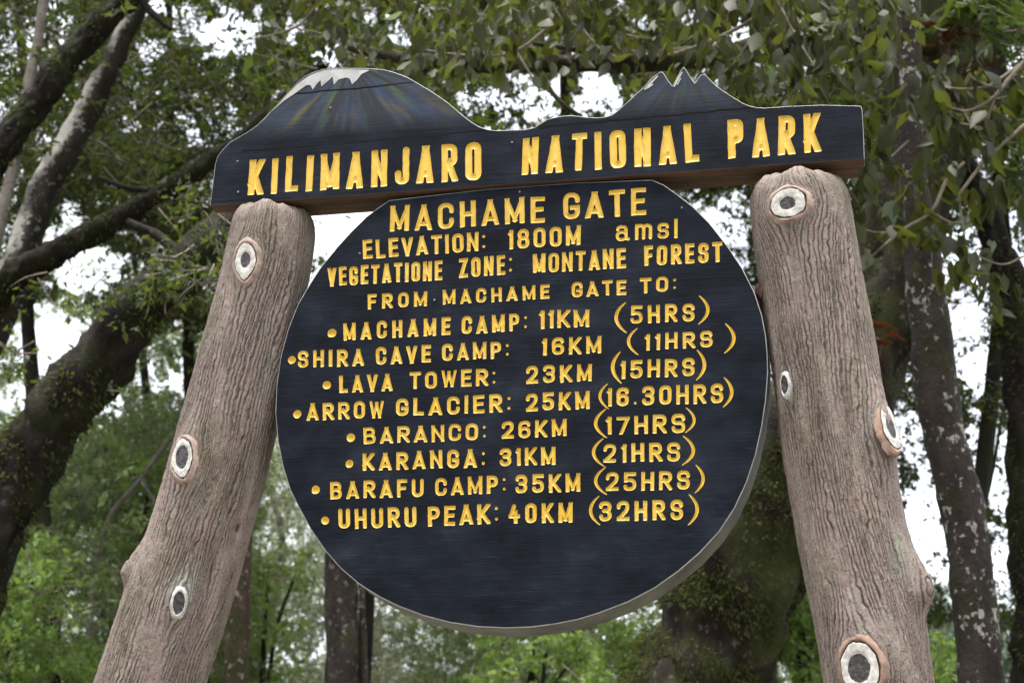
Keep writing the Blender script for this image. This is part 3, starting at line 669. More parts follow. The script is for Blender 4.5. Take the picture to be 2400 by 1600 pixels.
    for kn in knots:
        if kn.get('type', 'ring') == 'bump': continue
        i = kn['i']; t0 = kn['th']; rv = math.cos(t0)*e1[i] + math.sin(t0)*e2[i]; sv = -math.sin(t0)*e1[i] + math.cos(t0)*e2[i]; uv = -tan[i]
        base = ax[i] + rv*(rad[i] + .0015 + kn['h'] + big[i, int(t0/(2*math.pi)*nA) % nA])
        tl = kn.get('tilt', 0); rv = rv*math.cos(tl) + uv*math.sin(tl); rv /= np.linalg.norm(rv); uv = uv - rv*(uv @ rv); uv /= np.linalg.norm(uv); sv = np.cross(uv, rv)
        prof = kn['prof']; nT = 72; Vk = []; Pk = []; mk = []
        ro = kn.get('rot', 0); skew = RNG.random()*50
        Vk.append(base + rv*prof[0][1])
        for (q, hh, mt) in prof[1:]:
            for k in range(nT):
                a_ = 2*math.pi*k/nT; jit = 1 + .13*(float(noise(math.cos(a_)*2 + skew, math.sin(a_)*2, q*5)) - .5) + .09*(float(noise(math.cos(a_)*7 + skew, math.sin(a_)*7, q*14)) - .5)
                off = kn.get('off', (0, 0)); fo = max(0, 1 - q/.75)
                py_ = math.sin(a_)*(1 + (kn.get('pt', 0)*max(0, -math.sin(a_))**6 if q > .45 else 0))
                cx, cy = (math.cos(a_)*q*jit + off[0]*fo)*kn['a'], (py_*q*jit + off[1]*fo)*kn['b']
                cx, cy = cx*math.cos(ro) - cy*math.sin(ro), cx*math.sin(ro) + cy*math.cos(ro)
                hj = hh + .0016*(float(noise(cx*160 + skew, cy*160, 3)) - .5) - (cx*cx)/(2*rad[i])*(1 if q > 1.0 else .6)
                Vk.append(base + sv*cx + uv*cy + rv*hj)
        for k in range(nT): Pk.append([0, 1 + k, 1 + (k + 1) % nT]); mk.append(prof[1][2])
        for r_ in range(len(prof) - 2):
            for k in range(nT):
                j = (k + 1) % nT; o_ = 1 + r_*nT
                Pk.append([o_ + k, o_ + nT + k, o_ + nT + j, o_ + j]); mk.append(prof[r_ + 2][2])
        ko = mesh_obj('knot', Vk, Pk, [KDARK, KWHITE, kn.get('lip', KLIP), KCRACK], post, mk, smooth=True); ko['label'] = kn['label']
    return post
RING = [(0, .0005, 0), (.12, .0012, 0), (.18, .0002, 0), (.26, .0012, 0), (.32, .0002, 0), (.40, .001, 0), (.46, .0012, 0), (.50, .0026, 1), (.60, .0028, 1), (.70, .0026, 1), (.80, .0022, 1), (.845, .0014, 1), (.855, -.002, 3), (.89, -.0005, 3), (.91, .002, 2), (1.0, .0024, 2), (1.10, .0010, 2), (1.18, -.0018, 2), (1.28, -.008, 2)]
EYE = [(0, .0002, 0), (.2, .0008, 0), (.42, .0003, 0), (.58, .001, 0), (.70, .0012, 0), (.73, .0032, 1), (.82, .003, 1), (.95, .000, 1), (1.08, -.006, 1)]
def ring(core, white, lip):                            # cut limb: dark heart, white sapwood, bark lip
    return [(q*core/.46, h_, 0) for q, h_, m_ in RING[:7]] + [(core + (white - core)*t, .0022 + .0006*math.sin(3*t), 1) for t in (.06, .35, .65, .92, 1)] + [(white + .015, -.002, 3), (white + .05, -.0005, 3)] + [(white + .07 + (lip - white - .07)*t, h_, 2) for t, h_ in ((0, .0018), (.25, .0022), (.55, .0008), (.78, -.002), (1, -.008))]
make_post('left post leaning right, with two ringed knots on its near side',
    [(646, 500, 186), (643, 530, 198), (630, 600, 206), (604, 720, 212), (574, 840, 216), (545, 960, 220), (516, 1080, 226), (487, 1180, 229), (452, 1300, 233), (419, 1400, 236), (385, 1500, 240), (353, 1600, 244), (324, 1690, 246)],
    [dict(px=(578, 612), size=(60, 96), h=.008, rot=.2, pt=.18, prof=ring(.40, .84, 1.22), label='upper white-ringed knot with small dark centre'),
     dict(px=(433, 1072), size=(68, 98), h=.010, rot=.4, pt=.16, prof=ring(.56, .88, 1.20), label='middle white-ringed knot with dark oval centre'),
     dict(px=(418, 1414), size=(36, 72), h=.014, off=(-.15, .05), rot=.2, prof=EYE, type='eye', pale=1, dy=.035, spread=2.0, label='dark slit knot with a pale chalky brow'),
     dict(px=(304, 1340), size=(52, 92), h=.030, type='bump', turn=.15, spread=1.1, asym=.45),
     dict(px=(562, 1237), size=(20, 22), h=-.006, type='bump', slit=1)])
make_post('right post leaning left, with four ringed or split knots',
    [(1870, 432, 218), (1873, 470, 234), (1880, 540, 238), (1896, 640, 240), (1916, 760, 242), (1936, 880, 244), (1950, 980, 246), (1966, 1080, 246), (1983, 1180, 246), (2004, 1290, 250), (2030, 1400, 250), (2046, 1500, 246), (2062, 1600, 246), (2078, 1690, 248)],
    [dict(px=(1850, 483), size=(92, 78), h=.012, prof=ring(.40, .88, 1.20), rot=-.1, label='broad white knot near the top with a round dark centre'),
     dict(px=(1847, 904), size=(34, 64), h=.006, off=(.35, .1), prof=EYE, type='eye', pale=.6, dy=.0, spread=1.5, label='small chalk-white split knot'),
     dict(px=(2046, 998), size=(78, 128), h=.022, turn=-.30, rot=-.30, tilt=.15, spread=1.3, prof=ring(.5, .92, 1.2), lip=KORANGE, label='oval white knot standing out at the right edge'),
     dict(px=(2158, 1392), size=(60, 120), h=.036, type='bump', turn=.08, spread=1.15, asym=.4),
     dict(px=(2018, 1566), size=(96, 126), h=.014, prof=ring(.52, .9, 1.2), lip=KORANGE, label='large orange-lipped knot low on the post')])
# rusty fitting wedged between round board and right post
bm = bmesh.new(); bmesh.ops.create_icosphere(bm, subdivisions=3, radius=.03)
for v in bm.verts:
    v.co *= 1 + .5*(float(noise(v.co.x*60 + 9, v.co.y*60, v.co.z*60)) - .5); v.co.x *= .62; v.co.z *= 1.25
me = bpy.data.meshes.new('fixing_bracket'); bm.to_mesh(me); bm.free(); me.materials.append(RUST)
o = bpy.data.objects.new('fixing_bracket', me); COL.objects.link(o); o.parent = sign; o.location = at(1785, 690, .075); o['label'] = 'dark red fitting between board and right post'

# ------------------------------------------------------------------ forest: ground
BARK_MOSS = bark('bark_mossy', (.0022, .0019, .0016), (.0125, .0095, .0075), (.0125, .0135, .004), .7, .3, (.035, .034, .026))
LF_LIME_MOSS = leaf('moss_bright', [(0, (.012, .016, .005)), (.5, (.032, .04, .012)), (1, (.06, .068, .022))], .3, .8, .1)
BARK_DARK = bark('bark_dark', (.006, .005, .005), (.028, .023, .019), (.018, .02, .007), .55)
BARK_LICHEN = bark('bark_lichen', (.008, .0065, .006), (.032, .025, .021), (.022, .023, .009), .35, 1.6, (.24, .23, .21))
BARK_LIT_SIDE = bark('bark_lit_side', (.008, .007, .006), (.03, .025, .02), (.02, .021, .008), .4, .6, (.26, .25, .225), side=(-.85, -.35, .15))  # lichen blotches, plus a lit left side painted into the bark colour
BARK_UMBER = bark('bark_umber', (.010, .008, .007), (.045, .036, .030), (.03, .032, .014), .35, .55, (.13, .125, .11))
BARK_GREY = bark('bark_grey', (.09, .08, .07), (.21, .19, .17), (.06, .06, .03), .2)
BARK_BROWN = bark('bark_brown', (.03, .02, .015), (.10, .066, .05), (.05, .05, .02), .45, .3, (.3, .28, .24))
TWIG = bark('twig', (.07, .06, .05), (.24, .20, .165), (.05, .05, .02), .1)
RSTEM = bark('bark_reddish', (.004, .003, .0028), (.018, .0115, .0095), (.032, .036, .011), .75, .25, (.07, .065, .055))
M = MatB('forest_floor', .95, .1); co_ = M.coord(); a_ = M.noise(co_, .6, 8, .65)
M.color(M.ramp(a_, [(.3, (.03, .028, .014)), (.5, (.06, .07, .025)), (.7, (.11, .085, .05))])); M.bump(M.noise(co_, 5, 6), .8, .1)
N = 120; t_ = np.linspace(-1, 1, N); gx = np.sign(t_)*np.abs(t_)**2.2*600
GX, GY = np.meshgrid(gx, gx, indexing='ij')
def ground_z(x, y):
    x = np.asarray(x, float); y = np.asarray(y, float); r = np.hypot(x, y)
    h = (noise(x/9, y/9, 0, 3) - .5)*.5 + (noise(x/60, y/60, 0, 4) - .5)*5
    return h*np.clip((r - 18)/25, 0, 1) + np.clip(y - 30, 0, 400)*.06
V = np.stack([GX, GY, ground_z(GX, GY)], -1).reshape(-1, 3)
ii = (np.arange(N - 1)[:, None]*N + np.arange(N - 1)[None]).ravel()
g_ = mesh_obj('ground', V, np.stack([ii, ii + N, ii + N + 1, ii + 1], 1), M.m, smooth=True); g_['kind'] = 'structure'

# pale ground sheet added out of view to bounce light onto the sign
M = MatB('bounce_gravel', .95, .15); co_ = M.coord(); a_ = M.noise(co_, 1.2, 6, .65); b_ = M.noise(co_, 45, 3, .7)
M.color(M.mix(M.grey(b_, .4, .65), M.ramp(a_, [(.3, (.10, .085, .07)), (.7, (.19, .165, .14))]), (.26, .24, .21))); M.bump(b_, .8, .02)
pv = [(0, -4, .02)]; pn = 64
for q_ in (.5, 1):
    for k in range(pn):
        an = 2*math.pi*k/pn; wv_ = 1 + .12*math.sin(an*3 + 1) + .06*math.sin(an*7)
        X_, Y_ = 13*q_*wv_*math.cos(an), -5 + 9.0*q_*wv_*math.sin(an); pv.append((X_, Y_, float(ground_z(X_, Y_)) + .012))
pf = [[0, 1 + k, 1 + (k + 1) % pn] for k in range(pn)] + [[1 + k, 1 + pn + k, 1 + pn + (k + 1) % pn, 1 + (k + 1) % pn] for k in range(pn)]
p_ = mesh_obj('path', pv, pf, M.m); p_['kind'] = 'structure'  # unseen added sheet, brightens the board rim and header underside

# ------------------------------------------------------------------ forest: wood and leaves
def cat(P, n):
    P = np.asarray(P, float); out = []
    Q = np.vstack([2*P[0] - P[1], P, 2*P[-1] - P[-2]])
    for i in range(1, len(Q) - 2):
        p0, p1, p2, p3 = Q[i - 1], Q[i], Q[i + 1], Q[i + 2]
        for t in np.arange(n)/n:
            out.append(.5*(2*p1 + (p2 - p0)*t + (2*p0 - 5*p1 + 4*p2 - p3)*t*t + (3*p1 - p0 - 3*p2 + p3)*t**3))
    out.append(P[-1]); return np.array(out)
class Wood:
    def __init__(s): s.V = []; s.F = []; s.n = 0
    def tube(s, P, rad, sides=8, rough=0, seed=0, sub=4):
        Q = cat(np.c_[P, rad], sub) if sub > 1 else np.c_[P, rad]; P, rad = Q[:, :3], np.maximum(Q[:, 3], .0008); n = len(P)
        T = np.gradient(P, axis=0); T /= np.linalg.norm(T, axis=1)[:, None] + 1e-12
        ref = np.array([0, 1.0, 0.03]) if abs(T[:, 1]).mean() < .8 else np.array([1.0, 0, 0.1])
        A = np.cross(T, ref); A /= np.linalg.norm(A, axis=1)[:, None]; B = np.cross(T, A)
        th = np.linspace(0, 2*math.pi, sides, endpoint=False)
        O = np.cos(th)[None, :, None]*A[:, None] + np.sin(th)[None, :, None]*B[:, None]
        r = np.repeat(rad[:, None], sides, 1)
        if rough:
            X = P[:, None] + O*rad[:, None, None]; k = 1/np.maximum(rad.mean(), .02)
            r = r*(1 + rough*((noise(X[..., 0]*k*1.3, X[..., 1]*k*1.3, X[..., 2]*k*.5, seed) - .5)*1.1 + (noise(X[..., 0]*k*4, X[..., 1]*k*4, X[..., 2]*k*1.6, seed + 1) - .5)*.6))
        X = P[:, None] + O*r[..., None]
        i = np.arange(n - 1)[:, None]*sides; j = np.arange(sides)[None]; j2 = (j + 1) % sides
        s.F.append(np.stack([i + j, i + j2, i + sides + j2, i + sides + j], -1).reshape(-1, 4) + s.n)
        s.V.append(X.reshape(-1, 3)); s.n += n*sides
    def build(s, name, mat, parent):
        return mesh_obj(name, np.vstack(s.V), np.vstack(s.F), mat, parent, smooth=True)
class Leaves:
    def __init__(s): s.B = []; s.D = []; s.S = []; s.L = []; s.W = []; s.T = []
    def add(s, B, D, S, L, W, T):
        for a, b in zip((s.B, s.D, s.S, s.L, s.W, s.T), (B, D, S, L, W, T)): a.append(b)
    def build(s, name, mat, parent, fine=False):
        B, D, S = np.vstack(s.B), np.vstack(s.D), np.vstack(s.S); L, W, T = map(np.concatenate, (s.L, s.W, s.T))
        D = D/np.linalg.norm(D, axis=1)[:, None]; S = S - D*(S*D).sum(1)[:, None]; S /= np.linalg.norm(S, axis=1)[:, None] + 1e-9
        U = np.cross(S, D); m = len(B); curl = RNG.uniform(-.05, .25, m); fold = RNG.uniform(.05, .4, m)
        rows = ([(0, 0), (.12, .55), (.32, 1), (.55, .86), (.78, .42), (1, 0)] if fine else [(0, 0), (.36, 1), (1, 0)])
        cols = []; F = []
        def pt(t, sx, mid): return B + D*(L*t)[:, None] + S*(W*.5*sx)[:, None] + U*((fold*W*.5*abs(sx)) - curl*L*t*t)[:, None]
        idx = []
        for t, wv in rows:
            if wv == 0: idx.append((len(cols),)*3); cols.append(pt(t, 0, 0))
            else: k = len(cols); cols += [pt(t, -wv, 0), pt(t, 0, 1), pt(t, wv, 0)]; idx.append((k, k + 1, k + 2))
        for a, b in zip(idx[:-1], idx[1:]):
            for c in (0, 1):
                q = [a[c], a[c + 1], b[c + 1], b[c]]
                if a[c] == a[c + 1]: q = [a[c], b[c + 1], b[c], b[c]]
                if b[c] == b[c + 1]: q = [a[c], a[c + 1], b[c], b[c]]
                F.append(q)
        k = len(cols); X = np.stack(cols, 1).reshape(-1, 3)
        tris = []
        for q in F:
            tris.append(q[:3])
            if q[2] != q[3]: tris.append([q[0], q[2], q[3]])
        FF = (np.arange(m)[:, None, None]*k + np.array(tris)[None]).reshape(-1, 3)
        return mesh_obj(name, X, FF, mat, parent, smooth=True, attr={'tint': np.repeat(T, k)})
# openings in the canopy through which the sky shows: (x, y, half width, half height, how open)
GAPS = np.array([(128, 800, 100, 82, .97), (192, 630, 92, 70, .9), (170, 517, 26, 42, .75), (45, 925, 58, 36, .9), (418, 892, 36, 44, .93), (255, 946, 46, 34, .75), (345, 895, 26, 34, .7),
 (358, 18, 44, 24, .95), (546, 84, 72, 72, .93), (430, 52, 52, 56, .8), (679, 70, 24, 42, .93), (655, 223, 20, 22, .9), (20, 425, 24, 58, .75), (8, 275, 14, 30, .75), (167, 481, 26, 22, .65), (545, 262, 34, 58, .45),
 (765, 135, 44, 28, .93), (770, 32, 36, 15, .55), (943, 85, 28, 30, .92), (1190, 232, 112, 70, .9), (1285, 245, 30, 55, .9), (1306, 218, 32, 54, .95), (1400, 220, 60, 54, .9), (1530, 156, 28, 22, .75), (1775, 164, 16, 28, .65), (1690, 100, 30, 36, .45),
 (1690, 540, 76, 100, .85), (2018, 640, 30, 84, .88), (2266, 738, 42, 50, .98), (2300, 860, 58, 64, .95), (2366, 606, 34, 100, .98), (2140, 1022, 42, 80, .82), (2320, 1036, 56, 68, .9), (2160, 1235, 66, 150, .93), (2330, 1105, 62, 110, .9), (2352, 1318, 40, 100, .9), (815, 570, 125, 120, 1.0),
 (110, 560, 20, 30, .4), (90, 330, 26, 22, .4), (80, 180, 16, 40, .35), (470, 200, 40, 40, .3), (880, 40, 30, 30, .8), (350, 110, 34, 30, .8), (1740, 90, 34, 32, .85), (1500, 60, 26, 24, .8), (1610, 40, 24, 24, .75), (1010, 30, 26, 20, .8), (1240, 60, 24, 26, .8), (300, 300, 26, 22, .75), (460, 330, 26, 26, .7), (1090, 60, 30, 40, .3)])
def openness(px, py, soft=.22):
    o = np.zeros_like(px)
    wob = (noise(px/34, py/34, 1, 8) - .5)*.8 + (noise(px/13, py/13, 2, 9) - .5)*.9
    for gx_, gy_, a, b, k in GAPS:
        q = np.hypot((px - gx_)/a, (py - gy_)/b) + wob
        o = np.maximum(o, k*np.clip((1.08 - q)/soft, 0, 1))
    return o
def foliage(Lv, Wd, region, y, dy, clusters, size, per=14, droop=.35, aspect=.42, spread=.24, fray=.35, clump=1, edge=True, twig=.006):
    """leafy twigs filling a block of the forest seen between pixel columns / rows, y metres behind the sign"""
    x0, y0, x1, y1 = region
    if y > 8: clusters = int(clusters*(3.0 if y1 < 900 else 3.0)); size = size*.78; spread = spread*.85
    k = int(clusters*2.4) + 5
    px = RNG.uniform(x0, x1, k); py = RNG.uniform(y0, y1, k); yy = y + RNG.normal(0, dy, k)
    yy = np.maximum(yy, 1.6)
    n = noise(px/70, py/70, yy*.6, 41)*.6 + noise(px/28, py/28, yy*1.4, 42)*.4
    ok = n > (.38 + .12*clump*RNG.random(k))
    if edge:
        e = np.minimum(np.minimum((px - x0)/(x1 - x0), (x1 - px)/(x1 - x0)), np.minimum((py - y0)/(y1 - y0), (y1 - py)/(y1 - y0)))
        ok &= e > fray*.25*RNG.random(k)
    px, py, yy = px[ok][:clusters], py[ok][:clusters], yy[ok][:clusters]
    C = at(px, py, yy); m = len(C)
    d = RNG.normal(0, 1, (m, 3)); d[:, 2] = d[:, 2]*.45 - droop*.5; d /= np.linalg.norm(d, axis=1)[:, None]
    t = RNG.random((m, per)); tl = spread*RNG.uniform(.7, 1.4, m)
    B = C[:, None] + d[:, None]*(t*tl[:, None])[..., None] + RNG.normal(0, spread*.10, (m, per, 3))
    D = d[:, None]*.5 + RNG.normal(0, .75, (m, per, 3)); D[..., 2] -= droop*1.2
    B = B.reshape(-1, 3); D = D.reshape(-1, 3)
    S = RNG.normal(0, 1, B.shape); S[:, 2] *= .35
    L = size*RNG.uniform(.45, 1.4, len(B)); W = L*aspect*RNG.uniform(.75, 1.25, len(B))
    ct = np.repeat(RNG.uniform(-.18, .18, m), per)
    T = np.clip(RNG.beta(2.2, 2.6, len(B)) + ct, 0, 1)
    qx, qy = project(B + D/np.linalg.norm(D, axis=1)[:, None]*(L*.5)[:, None])
    keep = RNG.random(len(B)) > openness(qx, qy)
    Lv.add(B[keep], D[keep], S[keep], L[keep], W[keep], T[keep])
    if Wd is not None:
        ox = openness(px, py)
        for i in np.nonzero((RNG.random(m) < .55) & (ox < .5 + .4*RNG.random(m)))[0]:
            a = C[i] - d[i]*tl[i]*.5 + RNG.normal(0, .04, 3); b = C[i] + d[i]*tl[i]
            Wd.tube(np.array([a, (a + b)/2 + RNG.normal(0, .03, 3), b]), [twig, twig*.7, twig*.3], 3, sub=2)
    return C
def trunk_path(pts, y, foot=True, head=None):
    """pixel polyline (x, y, width[, depth]) -> points, radii; carried on to the ground"""
    P = []; r = []
    for p in pts:
        d = p[3] if len(p) > 3 else y
        q = at(p[0], p[1], d); P.append(q); r.append(p[2]/2/FPX*np.linalg.norm(q - CAM))
    if foot:
        a, b = P[-2], P[-1]; dr = (b - a)/np.linalg.norm(b - a)
        if dr[2] > -.4: dr = dr + np.array([0, 0, -.6]); dr /= np.linalg.norm(dr)
        h = b[2]; g = float(ground_z(b[0], b[1]))
        mid = b + dr*(h - g)*.45; foot_ = np.array([mid[0] + dr[0]*h*.15, mid[1], g - .3])
        P += [mid, foot_]; r += [r[-1]*1.08, r[-1]*1.35]
    return np.array(P), np.array(r)
def tree(name, label, cat_, group, trunk, y, tmat, sides=16, rough=.35, limbs=(), crowns=(), foot=True, lmat=None, lf=LF_DARK, twig=True, sub=5, fine=False):
    t = thing(name, label, cat_, group)
    P, r = trunk_path(trunk, y, foot); Wd = Wood(); big_ = rough >= .4; Wd.tube(P, r, sides + (12 if big_ else 0), rough*(1.5 if big_ else 1), len(label), 14 if big_ else sub + 4)
    t_ob = Wd.build('trunk', tmat, t)
    if limbs:
        for lb in limbs:
            W2 = Wood(); P2, r2 = trunk_path(lb, y, False); W2.tube(P2, r2, 12, rough, 3, 4); W2.build('limb', tmat, t)
    if crowns:
        Lv = Leaves(); W3 = Wood()
        for c in crowns: foliage(Lv, W3 if twig else None, **c)
        Lv.build('crown', lf, t, fine)
        if W3.V: W3.build('twigs', lmat or TWIG, t)['kind'] = 'stuff'
    return t, P, r
def C_(region, y, dy, clusters, size, **k): return dict(region=region, y=y, dy=dy, clusters=clusters, size=size, **k)
def mossy(t, P, r, n, seg, size=.05, lf=LF_MOSS, name='moss', hang=.8):
    """tufts of moss and small epiphytes growing on a trunk"""
    L = np.concatenate([[0], np.cumsum(np.linalg.norm(np.diff(P, axis=0), axis=1))])
    l = RNG.uniform(seg[0], seg[1], n)*L[-1]; c = np.stack([np.interp(l, L, P[:, i]) for i in range(3)], 1); rad = np.interp(l, L, r)
    m = noise(c[:, 0]*5, c[:, 1]*5, c[:, 2]*5, 4) + RNG.normal(0, .12, n)
    o = RNG.normal(0, 1, (n, 3)); o[:, 1] -= .4; o /= np.linalg.norm(o, axis=1)[:, None]
    ax_ = np.gradient(P, axis=0); ax_ /= np.linalg.norm(ax_, axis=1)[:, None]
    A = np.stack([np.interp(l, L, ax_[:, i]) for i in range(3)], 1); o = o - A*(o*A).sum(1)[:, None]; o /= np.linalg.norm(o, axis=1)[:, None] + 1e-9
    k = m > .42; B = (c + o*rad[:, None]*.97)[k]; D = (o + RNG.normal(0, .5, (n, 3)) - np.array([0, 0, hang]))[k]; q = len(B)
    Lv = Leaves(); Lz = size*RNG.uniform(.5, 1.5, q); Lv.add(B, D, RNG.normal(0, 1, (q, 3)), Lz, Lz*.32, RNG.beta(2, 2.5, q)); return Lv.build(name, lf, t)

# --- the big leaning trunks close behind the sign
t, P, r = tree('mossy_tree', 'dark mossy tree leaning right, thickest trunk left of the sign', 'tree', 'trees around the sign',
    [(1010, 120, 50, 6.2), (860, 290, 78, 5.8), (700, 420, 92, 5.4), (585, 505, 104, 5), (491, 576, 98), (395, 655, 108), (310, 744, 120), (236, 846, 128), (128, 974, 146), (58, 1082, 160), (-15, 1200, 174), (-70, 1330, 184)], 4.4, BARK_MOSS, 28, .4,
    limbs=[[(430, 622, 40), (380, 560, 26), (300, 520, 18)]],
    crowns=[C_((640, -420, 1350, 330), 6.2, .9, 330, .085)])
mossy(t, P, r, 9000, (.12, .8), .04)
Lv = Leaves(); W_ = Wood()
foliage(Lv, W_, (330, 440, 560, 720), 3.6, .35, 45, .05, per=14, spread=.16); foliage(Lv, W_, (-30, 620, 330, 1000), 3.9, .3, 28, .05, per=12, spread=.16)
Lv.build('sprigs', LF_DARK, t); W_.build('twigs', TWIG, t)['kind'] = 'stuff'
t, P, r = tree('mossy_tree', 'dark mossy trunk crossing the top left corner of the photo', 'tree', 'trees around the sign',
    [(420, -160, 40), (352, -70, 46), (297, 5, 50), (255, 43, 52), (180, 115, 58), (134, 172, 62), (88, 236, 62), (34, 308, 62), (-10, 375, 64), (-70, 470, 70), (-150, 620, 76)], 5.2, BARK_MOSS, 24, .4,
    limbs=[[(320, -20, 22), (350, 25, 18), (400, 70, 10)]], crowns=[C_((80, -520, 700, 30), 5.8, .8, 200, .09)])
mossy(t, P, r, 3500, (.05, .6), .032)
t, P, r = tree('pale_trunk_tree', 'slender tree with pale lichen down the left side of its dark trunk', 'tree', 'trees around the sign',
    [(345, -60, 30), (322, 25, 36), (288, 90, 44), (256, 160, 54), (218, 238, 58), (180, 312, 62), (144, 372, 66), (106, 436, 70), (84, 500, 72), (60, 570, 74), (38, 630, 76), (8, 700, 80), (-40, 820, 84)], 6.0, BARK_LIT_SIDE, 20, .3,
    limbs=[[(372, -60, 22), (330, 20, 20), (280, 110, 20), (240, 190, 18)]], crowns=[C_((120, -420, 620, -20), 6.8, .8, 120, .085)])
tree('pale_trunk_tree', 'thin pale grey stem behind the mossy corner trunk', 'tree', 'trees around the sign',
    [(110, -60, 20), (94, 60, 22), (86, 110, 24), (70, 180, 24), (58, 245, 24), (44, 330, 26), (20, 440, 28)], 7.5, BARK_GREY, 12, .3, crowns=[C_((-60, -380, 260, 20), 7.8, .6, 70, .09)])
t, P, r = tree('mossy_tree', 'dark slanting trunk passing just left of the header plank', 'tree', 'trees around the sign',
    [(760, 150, 26), (600, 295, 34), (497, 375, 38), (440, 412, 40), (383, 448, 42), (303, 500, 46), (210, 552, 54), (105, 608, 60), (0, 670, 66), (-90, 745, 72)], 5.8, BARK_MOSS, 18, .4,
    limbs=[[(383, 448, 20), (300, 440, 14), (230, 415, 9)], [(300, 500, 22), (340, 560, 15), (350, 620, 10)]], crowns=[C_((480, -300, 860, 250), 7.0, .6, 130, .085)])
mossy(t, P, r, 2500, (.1, .7), .03)
t, P, r = tree('mossy_tree', 'huge dark trunk rising behind the right post', 'tree', 'trees around the sign',
    [(2330, -160, 240), (2268, 0, 232), (2205, 250, 214), (2130, 500, 205), (2065, 750, 215), (1955, 950, 235), (1840, 1150, 262), (1715, 1400, 300), (1630, 1600, 330), (1570, 1760, 350)], 6.4, RSTEM, 36, .45,
    limbs=[[(2260, 95, 100), (2080, 70, 64, 5.6), (1880, 92, 56, 5.0), (1660, 132, 50, 4.6), (1480, 146, 48, 4.5), (1300, 150, 44, 4.5), (1120, 148, 38, 4.5), (960, 140, 30, 4.6), (820, 110, 22, 4.8)],
           [(1480, 146, 22, 4.5), (1370, 120, 14, 4.4), (1240, 100, 9, 4.3)], [(1250, 150, 16, 4.5), (1310, 235, 11, 4.4), (1390, 292, 8, 4.4)]],
    crowns=[C_((1830, -520, 2480, 40), 7.2, 1.2, 260, .09)])
mossy(t, P, r, 30000, (.30, .95), .036)
mossy(t, P, r, 12000, (.5, .8), .036, LF_LIME_MOSS, 'moss', 1.2)
t, P, r = tree('lichen_tree', 'straight trunk blotched with white lichen right of the right post', 'tree', 'trees around the sign',
    [(2120, -170, 52), (2129, 0, 54), (2133, 115, 52), (2134, 250, 52), (2142, 400, 56), (2152, 500, 70), (2163, 615, 82), (2180, 768, 94), (2194, 921, 104), (2218, 1040, 98), (2254, 1191, 99), (2282, 1383, 100), (2301, 1574, 103), (2318, 1740, 108)], 4.6, BARK_LICHEN, 24, .22,
    crowns=[C_((1900, -480, 2380, -40), 5.2, .7, 150, .085)])
t, P, r = tree('dark_trunk_tree', 'dark mossy trunk along the right edge of the photo', 'tree', 'trees around the sign',
    [(2265, 380, 46), (2308, 500, 56), (2342, 600, 66), (2368, 700, 74), (2392, 830, 84), (2408, 1000, 90), (2420, 1300, 92), (2424, 1600, 96), (2428, 1750, 100)], 6.8, BARK_MOSS, 20, .4,
    crowns=[C_((2280, -100, 2700, 560), 7.2, .8, 150, .08)])
mossy(t, P, r, 3500, (.05, .7), .035)
tree('brown_tree', 'reddish brown trunk above the left end of the header', 'tree', 'trees behind the sign',
    [(648, -180, 40), (640, 0, 41), (634, 70, 39), (627, 170, 40), (613, 255, 42), (600, 340, 43), (590, 470, 45), (580, 700, 48), (570, 1000, 52)], 10.5, BARK_BROWN, 14, .3,
    limbs=[[(636, 60, 18), (700, -30, 12), (760, -120, 8)]], crowns=[C_((420, -420, 1000, 330), 11, 1.2, 420, .085)])
tree('dark_trunk_tree', 'dark trunk with a thin stem beside it below the round board', 'tree', 'trees behind the sign',
    [(770, 900, 58), (785, 1100, 66), (798, 1280, 74), (801, 1450, 75), (805, 1600, 77), (810, 1750, 80)], 8.0, BARK_UMBER, 18, .3,
    limbs=[[(846, 1200, 13), (848, 1370, 14), (853, 1490, 14), (857, 1620, 15), (862, 1760, 16)]], crowns=[C_((560, 420, 1020, 980), 8.6, .8, 150, .07)])
# --- foliage trees behind: crown, trunk, each standing on its own foot
def back_tree(label, x, y0, y1, wd, y, mat, lf, crowns, group='trees behind the sign', name='leafy_tree', fine=False, limbs=()):
    pts = [(x + random.uniform(-30, 30), y0 + (y1 - y0)*t, wd*(.5 + .5*t)) for t in (0, .25, .5, .75, 1)]
    return tree(name, label, 'tree', group, pts, y, mat, 10, .25, limbs=limbs, crowns=crowns, lf=lf, fine=fine)
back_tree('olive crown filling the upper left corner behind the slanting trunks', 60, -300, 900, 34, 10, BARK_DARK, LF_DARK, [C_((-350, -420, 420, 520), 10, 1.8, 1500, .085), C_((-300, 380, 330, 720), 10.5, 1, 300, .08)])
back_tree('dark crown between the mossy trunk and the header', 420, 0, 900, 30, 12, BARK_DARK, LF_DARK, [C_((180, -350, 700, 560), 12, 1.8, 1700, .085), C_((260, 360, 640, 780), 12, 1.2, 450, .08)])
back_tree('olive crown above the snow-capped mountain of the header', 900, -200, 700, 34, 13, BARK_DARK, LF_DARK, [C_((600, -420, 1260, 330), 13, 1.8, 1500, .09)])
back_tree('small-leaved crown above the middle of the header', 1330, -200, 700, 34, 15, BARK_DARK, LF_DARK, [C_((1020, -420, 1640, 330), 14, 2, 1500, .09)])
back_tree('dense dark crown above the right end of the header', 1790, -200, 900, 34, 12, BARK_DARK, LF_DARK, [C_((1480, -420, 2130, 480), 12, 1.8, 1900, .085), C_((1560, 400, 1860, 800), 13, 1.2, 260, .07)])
back_tree('deep green crown behind the trunks at the upper right', 2330, -300, 900, 36, 11, BARK_DARK, LF_DARK, [C_((1930, -420, 2650, 560), 11, 1.4, 1500, .085), C_((1960, 420, 2480, 1000), 12, 1.4, 380, .075)])
